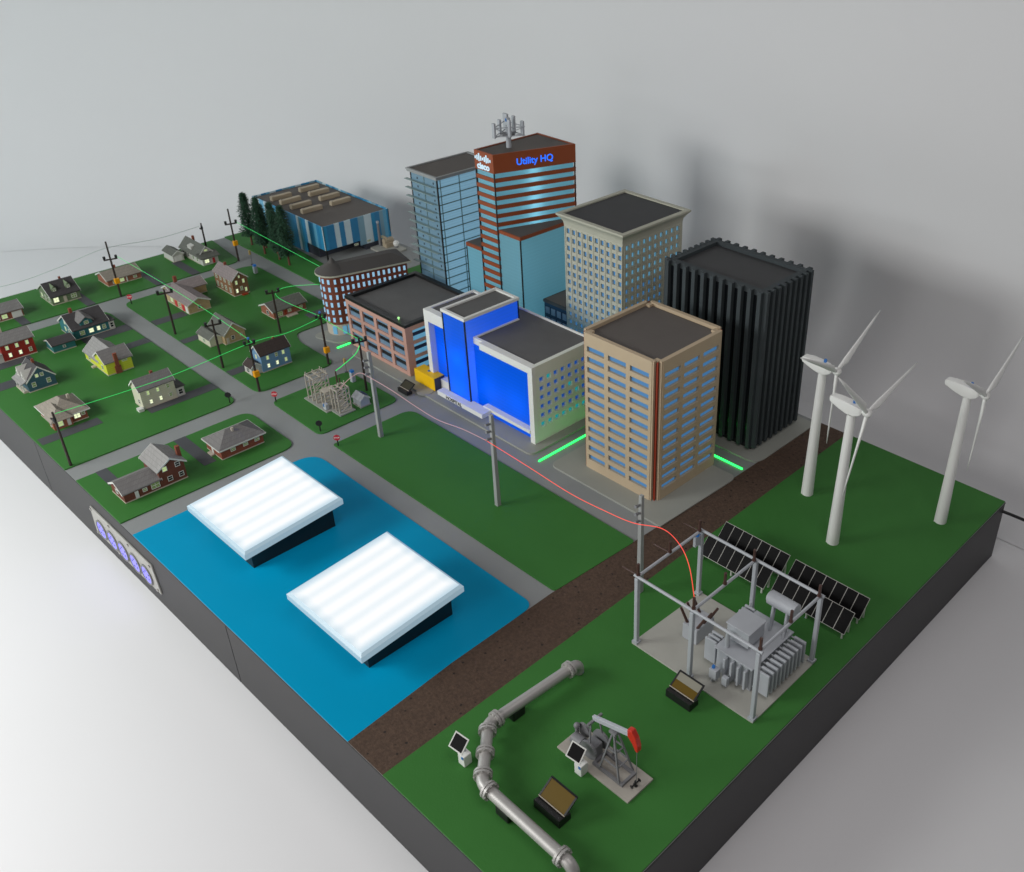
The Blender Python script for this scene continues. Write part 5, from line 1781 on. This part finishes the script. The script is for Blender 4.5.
tag(MB().tube(spline([(0.62, 7.70, .80), (1.4, 6.1, 1.05), (2.10, 4.42, 1.42), (2.05, 3.2, 1.22), (2.0, 2.0, 1.10), (2.1, .2, 1.25)]), .006, 6).build('power_wire', M['wireclear']),
    'thin unlit pale wire strung along the back lawn poles', 'wire')

# ------------------------------------------------------------------ big substation
PZ = .05
sb = thing('substation_frame', 'grey steel substation frame of posts and beams on beige slab', 'substation', (22.95, 5.1, PZ))
tag(MB().prism([(21.70, 4.26), (24.15, 4.26), (24.15, 5.98), (21.76, 5.98)], LZ - .01, PZ).build('concrete_slab', M['pad'], None, .006), 'beige slab on lawn carrying the substation frame', 'slab')
PX, PY = (21.75, 22.87, 24.10), (4.32, 5.92)
HTOP = 1.445
for x in PX:
    for y in PY:
        MB().prism([(x - .035, y - .035), (x + .035, y - .035), (x + .035, y + .035), (x - .035, y + .035)], PZ + .001, HTOP - .026).build('post', M['grey'], sb, .012)
        MB().box(x - .055, x + .055, y - .055, y + .055, PZ, PZ + .04).build('post_foot', M['grey'], sb)
for y in PY:
    MB().cyl((PX[0] - .06, y, HTOP), (PX[2] + .06, y, HTOP), .026, n=10).build('beam', M['grey'], sb)
for x in PX:
    MB().cyl((x, PY[0] + .027, HTOP), (x, PY[1] - .027, HTOP), .026, n=10).build('cross_beam', M['grey'], sb)
for x in PX:
    for y in (4.34, 5.10, 5.86):
        MB().cyl((x, y, HTOP + .02), (x, y, HTOP + .05), .035, n=10).cyl((x, y, HTOP + .05), (x, y, HTOP + .24), .025, n=10).build('insulator', M['brown'], sb)
for y in (4.34, 5.10, 5.86):
    MB().cyl((PX[0] - .02, y, HTOP + .01), (PX[0] - .34, y, HTOP + .0), .011, n=8).build('insulator_arm', M['brown'], sb)
MB().box(21.70, 21.755, 5.76, 5.90, 1.16, 1.36).build('control_box', M['grey'], sb, .008)
MB().box(21.69, 21.76, 5.80, 5.85, 1.362, 1.40).build('sensor', M['bluedot'], sb)
# circuit breaker with slanting bushings
t_ = thing('circuit_breaker', 'grey breaker box with slanted brown bushings inside substation frame', 'breaker', (22.37, 5.13, PZ))
MB().box(22.22, 22.52, 4.92, 5.38, PZ, .36).build('body', M['grey'], t_, .01)
for y in (4.99, 5.15, 5.31):
    MB().cyl((22.27, y, .34), (22.14, y - .03, .62), .026, .022, 8).build('bushing', M['brown'], t_)
    MB().cyl((22.47, y, .34), (22.60, y + .03, .62), .026, .022, 8).build('bushing', M['brown'], t_)
# transformer with radiators
t_ = thing('power_transformer', 'large grey transformer with radiator fins and conservator tank', 'transformer', (23.4, 5.1, PZ))
MB().box(23.08, 23.76, 4.72, 5.76, PZ, .54).build('tank', M['grey'], t_, .015)
MB().box(23.05, 23.79, 4.68, 5.80, .541, .565).build('lid', M['grey'], t_, .006)
MB().box(23.10, 23.52, 4.92, 5.34, .64, .93).box(23.08, 23.54, 4.90, 5.36, .931, .95).box(23.2, 23.42, 5.02, 5.24, .566, .64).build('top_cabinet', M['grey'], t_, .01)
MB().cyl((23.20, 4.82, .566), (23.20, 4.82, .86), .042, n=10).build('pipe', M['grey'], t_)
for k in range(10):
    y = 4.76 + k * .108
    MB().box(23.84, 24.06, y - .020, y + .020, PZ + .07, .56).box(23.76, 23.841, y - .012, y + .012, .50, .53).box(23.76, 23.841, y - .012, y + .012, .14, .17).build('radiator_fin', M['grey'], t_, .01)
for k in range(4):
    x = 23.30 + k * .13
    MB().box(x - .022, x + .022, 4.62, 4.72, .12, .50).build('rib', M['grey'], t_, .01)
for k in range(3):
    y = 4.76 + k * .085
    MB().box(22.82, 23.04, y - .02, y + .02, .12, .58).box(23.02, 23.081, y - .012, y + .012, .46, .49).build('radiator_fin', M['grey'], t_, .01)
for k in range(3):
    y = 5.60 + k * .085
    MB().box(22.84, 23.04, y - .02, y + .02, .14, .58).box(23.02, 23.081, y - .012, y + .012, .46, .49).build('radiator_fin', M['grey'], t_, .01)
MB().cyl((23.32, 5.74, 1.06), (23.82, 5.74, 1.06), .12, n=20).cyl((23.29, 5.74, 1.06), (23.321, 5.74, 1.06), .085, n=16).build('conservator_tank', M['grey'], t_, .02)
for x in (23.42, 23.68):
    MB().cyl((x, 5.68, .566), (x, 5.72, .97), .035, n=10).cyl((x + .06, 5.56, .566), (x, 5.70, .96), .025, n=8).build('tank_leg', M['grey'], t_)
MB().box(23.14, 23.28, 4.46, 4.58, .14, .33).box(23.17, 23.20, 4.48, 4.51, PZ, .14).build('control_box', M['grey'], t_, .008)
MB().box(23.36, 23.46, 4.50, 4.58, .10, .26).build('meter_box', M['grey'], t_, .008)
MB().box(23.17, 23.21, 4.49, 4.53, .332, .38).build('sensor', M['bluedot'], t_)

# ------------------------------------------------------------------ solar tables
def solar(x0, x1, y1, label):
    t_ = thing('solar_array', label, 'solar panels', ((x0 + x1) / 2, y1 - .14, LZ), 'solar panel tables')
    ya, za, yb, zb = y1, .44, y1 - .28, .15
    nrm = Vector((0, -(za - zb), (ya - yb))).normalized() * .012
    n = 7
    for k in range(n):
        a = x0 + (x1 - x0) * k / n + .007
        b_ = x0 + (x1 - x0) * (k + 1) / n - .007
        vs = [(a, yb + .006, zb + .006), (b_, yb + .006, zb + .006), (b_, ya - .006, za - .006), (a, ya - .006, za - .006)]
        vs2 = [tuple(Vector(v) + nrm) for v in vs]
        MB().add(vs + vs2, [(3, 2, 1, 0), (4, 5, 6, 7), (0, 1, 5, 4), (1, 2, 6, 5), (2, 3, 7, 6), (3, 0, 4, 7)]).build('solar_panel', M['pv'], t_)
    vs = [(x0, yb, zb), (x1, yb, zb), (x1, ya, za), (x0, ya, za)]
    vs2 = [tuple(Vector(v) - nrm * .4) for v in vs]
    vs = [tuple(Vector(v) + nrm * .55) for v in vs]
    MB().add(vs2 + vs, [(3, 2, 1, 0), (4, 5, 6, 7), (0, 1, 5, 4), (1, 2, 6, 5), (2, 3, 7, 6), (3, 0, 4, 7)]).build('frame', mat('pv_frame', (.5, .49, .45), .5), t_)
    for x in (x0 + .06, (x0 + x1) / 2, x1 - .05):
        MB().cyl((x, ya - .05, LZ), (x, ya - .05, za - .06), .02, n=8).build('leg', M['trim'], t_)
        MB().cyl((x, yb + .03, LZ), (x, yb + .03, zb + .025), .02, n=8).build('leg', M['trim'], t_)


solar(21.15, 22.59, 7.46, 'tilted black solar table, rear row, nearest the dirt strip')
solar(22.72, 24.22, 7.44, 'tilted black solar table, rear row, nearest the plinth edge')
solar(21.15, 22.59, 6.96, 'tilted black solar table, front row, nearest the dirt strip')
solar(22.72, 24.22, 6.96, 'tilted black solar table, front row, nearest the plinth edge')

# ------------------------------------------------------------------ wind turbines
def turbine(x, y, phase, label, th=0.0, hubz=2.96, ov=.29, L_=1.57):
    t_ = thing('wind_turbine', label, 'wind turbine', (x, y, LZ), 'white wind turbines')
    tw = MB()
    n = 28
    prof = [(LZ, .115), (1.0, .100), (2.0, .086), (2.84, .074)]
    for i in range(3):
        tw.cyl((x, y, prof[i][0]), (x, y, prof[i + 1][0]), prof[i][1], prof[i + 1][1], n)
    tw.cyl((x - .085, y - .085, LZ), (x - .052, y - .052, 2.82), .012, .010, 6)
    tw.build('tower', M['white'], t_)
    ax = Vector((math.cos(th), math.sin(th), 0))
    u = Vector((-math.sin(th), math.cos(th), 0))
    k = Vector((0, 0, 1))
    c_ = Vector((x, y, hubz))
    # nacelle: lofted hull sections (pos along axis, half width, bottom, top)
    secs = [(-.44, .060, .00, .065), (-.42, .078, -.02, .085), (-.24, .092, -.085, .10), (-.08, .092, -.13, .095), (.08, .085, -.13, .075), (.17, .068, -.085, .05), (.20, .05, -.05, .035)]
    vs, fs = [], []
    m_ = 12
    for p, hw, zb, zt in secs:
        for q in range(m_):
            a = 2 * PI * q / m_
            ca, sa = math.cos(a), math.sin(a)
            ex = abs(ca) ** .18 * (1 if ca >= 0 else -1) * hw
            ez = abs(sa) ** .18 * (1 if sa >= 0 else -1)
            z = (zb + zt) / 2 + ez * (zt - zb) / 2
            vs.append(c_ + ax * p + u * ex + k * z)
    for i in range(len(secs) - 1):
        for q in range(m_):
            a, b_ = i * m_ + q, i * m_ + (q + 1) % m_
            fs.append((a, b_, b_ + m_, a + m_))
    fs += [tuple(range(m_)), tuple(range((len(secs) - 1) * m_, len(secs) * m_))]
    MB().add(vs, fs, 0, False).build('nacelle', M['white'], t_)
    s_ = c_ + ax * .03 + k * .10
    MB().box(s_.x - .02, s_.x + .02, s_.y - .03, s_.y + .02, s_.z, s_.z + .06).build('sensor', M['bluedot'], t_)
    hub = c_ + ax * ov
    hb = MB().cyl(c_ + ax * .195, hub - ax * .04, .045, .05, 14)
    hb.sphere(tuple(hub), .078, 16, 0, (1.15, 1, 1))
    hb.build('hub', M['white'], t_)
    for q in range(3):
        an_ = phase + q * 2 * PI / 3
        d = u * math.cos(an_) + k * math.sin(an_)
        e = d.cross(ax).normalized()
        st = [(.03, .038, .038), (.14, .036, .036), (.30, .070, .032), (.55, .058, .026), (.9, .042, .020), (1.25, .029, .015), (L_, .010, .007)]
        vs, fs = [], []
        n2 = 10
        for r_, ch, tk in st:
            tw_ = math.radians(34 - 22 * r_ / L_)
            e2 = (e * math.cos(tw_) + ax * math.sin(tw_)).normalized()
            t2 = d.cross(e2).normalized()
            off = e2 * (ch * .35 if r_ > .2 else 0)
            for w2 in range(n2):
                a = 2 * PI * w2 / n2
                vs.append(hub + d * r_ + off + e2 * ch * math.cos(a) + t2 * tk * math.sin(a))
        for i in range(len(st) - 1):
            for w2 in range(n2):
                a, b_ = i * n2 + w2, i * n2 + (w2 + 1) % n2
                fs.append((a, b_, b_ + n2, a + n2))
        fs += [tuple(range(n2)), tuple(range((len(st) - 1) * n2, len(st) * n2))]
        MB().add(vs, fs, 0, True).build('blade', M['white'], t_)


turbine(21.47, 9.75, .51, 'white wind turbine standing nearest the black tower', .012, 2.94)
turbine(22.69, 8.77, .255, 'white wind turbine in the middle, nearest the solar tables', -.028, 2.985)
turbine(23.88, 10.75, .47, 'white wind turbine at the right corner of the plinth', .03, 2.97, .31)

# ------------------------------------------------------------------ steel pipeline
pp = thing('steel_pipeline', 'silver bent pipeline with bolted flanges lying across the lawn', 'pipeline', (22.0, 1.5, LZ))
PR, PZc = .086, .25


def arc_to_ground(p, d):
    out = []
    p, d = Vector(p), Vector(d).normalized()
    for i in range(9):
        a = PI / 2 * i / 8
        out.append(p + d * .13 * math.sin(a) - Vector((0, 0, 1)) * .13 * (1 - math.cos(a)))
    out.append(out[-1] - Vector((0, 0, .06)))
    return out


def P_(x, y):
    return Vector((x, y, PZc))


A0, A1 = P_(21.52, 3.10), P_(21.42, 1.60)
B0, B1 = P_(21.49, 1.40), P_(22.05, .84)
C0, C1 = P_(22.28, .745), P_(23.82, .725)
MB().tube([A0, A1], PR, 20).build('pipe_run', M['steel'], pp)
MB().tube([B0, B1], PR, 20).build('pipe_run', M['steel'], pp)
MB().tube([C0, C1], PR, 20).build('pipe_run', M['steel'], pp)
MB().tube(spline([A1 + Vector((0, .01, 0)), P_(21.42, 1.53), P_(21.44, 1.46), B0 + Vector((.01, -.01, 0))], n=5), PR + .004, 20).build('elbow', M['steel'], pp)
MB().tube(spline([B1 - Vector((.01, -.01, 0)), P_(22.11, .79), P_(22.19, .755), C0 + Vector((.01, 0, 0))], n=5), PR + .004, 20).build('elbow', M['steel'], pp)
MB().tube(arc_to_ground(A0 - Vector((0, .01, 0)), (0, 1, 0)), PR, 20).build('elbow', M['steel'], pp)
MB().tube(arc_to_ground(C1 - Vector((.01, 0, 0)), (1, 0, 0)), PR, 20).build('elbow', M['steel'], pp)


def flange(p, d):
    p, d = Vector(p), Vector(d).normalized()
    f = MB().cyl(p - d * .042, p - d * .008, .135, n=24).cyl(p + d * .008, p + d * .042, .135, n=24).cyl(p - d * .008, p + d * .008, .115, n=20)
    u, v = f.frame(d)
    for k in range(8):
        q = p + (u * math.cos(2 * PI * k / 8) + v * math.sin(2 * PI * k / 8)) * .115
        f.cyl(q - d * .056, q + d * .056, .015, n=6)
    f.build('flange', M['steel'], pp, .004)


flange(P_(21.515, 3.02), (0, 1, 0)); flange(P_(21.43, 1.62), (0, 1, 0)); flange(P_(21.50, 1.39), (.7, -.7, 0)); flange(P_(21.78, 1.11), (.7, -.7, 0))
flange(P_(22.04, .85), (.7, -.7, 0)); flange(P_(22.30, .745), (1, 0, 0)); flange(P_(23.74, .726), (1, 0, 0))
MB().box(21.36, 21.52, 1.86, 2.10, LZ, .20).build('cradle', M['black'], pp, .02)
MB().box(22.50, 22.76, .66, .81, LZ, .20).build('cradle', M['black'], pp, .02)

# white instrument boxes with small solar panels
for x, y, lab in ((21.55, .92, 'white instrument box with tilted solar panel beside the pipeline bend'),
                  (22.88, 1.92, 'white instrument box with tilted solar panel beside the pumpjack slab')):
    t_ = thing('instrument_box', lab, 'instrument box', (x, y, LZ), 'instrument boxes with solar panels')
    MB().box(x - .07, x + .07, y - .07, y + .07, LZ, .24).build('body', M['white'], t_, .012)
    MB().cyl((x - .02, y + .02, .24), (x - .05, y + .03, .36), .02, n=8).build('bracket', M['grey'], t_)
    c_ = Vector((x - .07, y - .02, .40))
    e1 = Vector((1, .15, -.12)).normalized()
    e2 = Vector((-.15, .80, .62)).normalized()
    nn = e1.cross(e2).normalized()
    def slab(h1, h2, d0, d1):
        vs = [c_ + e1 * a * h1 + e2 * b_ * h2 + nn * d for d in (d0, d1) for a, b_ in ((-1, -1), (1, -1), (1, 1), (-1, 1))]
        return MB().add(vs, [(3, 2, 1, 0), (4, 5, 6, 7), (0, 1, 5, 4), (1, 2, 6, 5), (2, 3, 7, 6), (3, 0, 4, 7)])
    pf = slab(.125, .115, 0, .016).build('panel_frame', M['trim'], t_, .003)
    slab(.105, .095, .0165, .02).build('solar_cell', M['pv'], pf)
    MB().box(x + .02, x + .06, y - .078, y - .071, .19, .235).build('sensor', M['bluedot'], t_)

# ------------------------------------------------------------------ pumpjack
tag(MB().box(22.32, 23.72, 1.98, 2.51, LZ - .01, .06).build('concrete_slab', M['pjpad'], None, .008), 'beige slab on lawn carrying the oil pumpjack', 'slab')
pj = thing('oil_pumpjack', 'grey oil pumpjack with bright red horsehead', 'pumpjack', (23.0, 2.24, .06))
Yc = 2.245
MB().box(22.92, 23.50, 2.10, 2.14, .061, .11).box(22.92, 23.50, 2.35, 2.39, .061, .11).box(22.92, 22.96, 2.14, 2.35, .061, .11).box(23.46, 23.50, 2.14, 2.35, .061, .11).build('skid', M['dgrey'], pj)
lg_ = MB()
for y0, y1 in ((2.10, 2.21), (2.39, 2.28)):
    lg_.bar((23.44, y0, .11), (23.24, y1, .86), .024)
    lg_.bar((23.06, y0, .11), (23.22, y1, .86), .024)
    for z in (.33, .56):
        f_ = (z - .11) / .75
        lg_.bar((23.44 - .2 * f_, y0 + (y1 - y0) * f_, z), (23.06 + .16 * f_, y0 + (y1 - y0) * f_, z), .018)
for z in (.33, .56):
    f_ = (z - .11) / .75
    lg_.bar((23.44 - .2 * f_, 2.10 + .11 * f_, z), (23.44 - .2 * f_, 2.39 - .11 * f_, z), .018)
lg_.build('samson_post', M['dgrey'], pj)
MB().box(23.17, 23.29, 2.18, 2.31, .86, .90).build('saddle', M['dgrey'], pj)
b0, b1_ = Vector((22.82, Yc, .83)), Vector((23.50, Yc, 1.04))
MB().bar(b0, b1_, .052, .078).build('walking_beam', M['grey'], pj, .006)
# horsehead: curved slab
hh = []
for a, b_ in ((23.49, 1.15), (23.57, 1.17), (23.64, 1.07), (23.68, .94), (23.68, .83), (23.645, .82), (23.58, .93), (23.49, 1.02)):
    hh.append((a, b_))
vs = [(x, Yc - .042, z) for x, z in hh] + [(x, Yc + .042, z) for x, z in hh]
n = len(hh)
MB().add(vs, [tuple(range(n)), tuple(reversed(range(n, 2 * n)))] + [(i, n + i, n + (i + 1) % n, (i + 1) % n) for i in range(n)]).build('horsehead', M['red'], pj, .012)
for y in (Yc - .13, Yc + .13):
    MB().cyl((22.84, y - .018, .29), (22.84, y + .018, .29), .155, n=22).build('counterweight', M['dgrey'], pj, .008)
    MB().bar((22.86, y, .38), (22.84, y * .6 + Yc * .4, .82), .02).build('pitman_arm', M['dgrey'], pj)
MB().box(22.72, 22.92, Yc - .08, Yc + .08, .061, .34).build('gearbox', M['dgrey'], pj, .02)
MB().bar((22.84, Yc - .14, .80), (22.84, Yc + .14, .80), .035).build('equalizer', M['dgrey'], pj)
MB().cyl((22.46, Yc - .05, .19), (22.64, Yc - .05, .19), .09, n=14).box(22.47, 22.63, Yc - .11, Yc + .02, .061, .14).build('motor', M['dgrey'], pj, .01)
MB().cyl((22.50, Yc + .10, .22), (22.50, Yc + .14, .22), .12, n=16).cyl((22.74, Yc + .15, .24), (22.74, Yc + .18, .24), .09, n=16).build('drive_wheel', M['dgrey'], pj)
MB().cyl((22.42, Yc + .05, .061), (22.42, Yc + .05, .30), .03, n=8).sphere((22.42, Yc + .05, .31), .05, 10).build('filter', M['dgrey'], pj)
t_ = thing('wellhead_valve', 'small dark wellhead valve on slab under the red horsehead', 'valve', (23.62, Yc, .06))
v = MB().cyl((23.62, Yc, .061), (23.62, Yc, .17), .018, n=10).cyl((23.62, Yc - .075, .12), (23.62, Yc + .075, .12), .012, n=8)
v.cyl((23.585, Yc, .09), (23.655, Yc, .09), .015, n=8).cyl((23.62, Yc - .083, .12), (23.62, Yc - .075, .12), .03, n=10).cyl((23.62, Yc + .075, .12), (23.62, Yc + .083, .12), .03, n=10)
v.build('valve_body', M['black'], t_)
MB().cyl((23.635, Yc, .165), (23.635, Yc, .83), .005, n=6).build('polished_rod', M['dgrey'], t_)

# black power cable leaving the plinth over the floor at right
tag(MB().tube(spline([(24.45, 12.2, -.2), (24.94, 12.37, -.30), (26.5, 13.0, -.75), (28.5, 13.6, -1.30), (32, 14.2, -1.0)]), .032, 8).build('power_cable', M['black']),
    'black power cable running off the right corner of the plinth', 'cable')
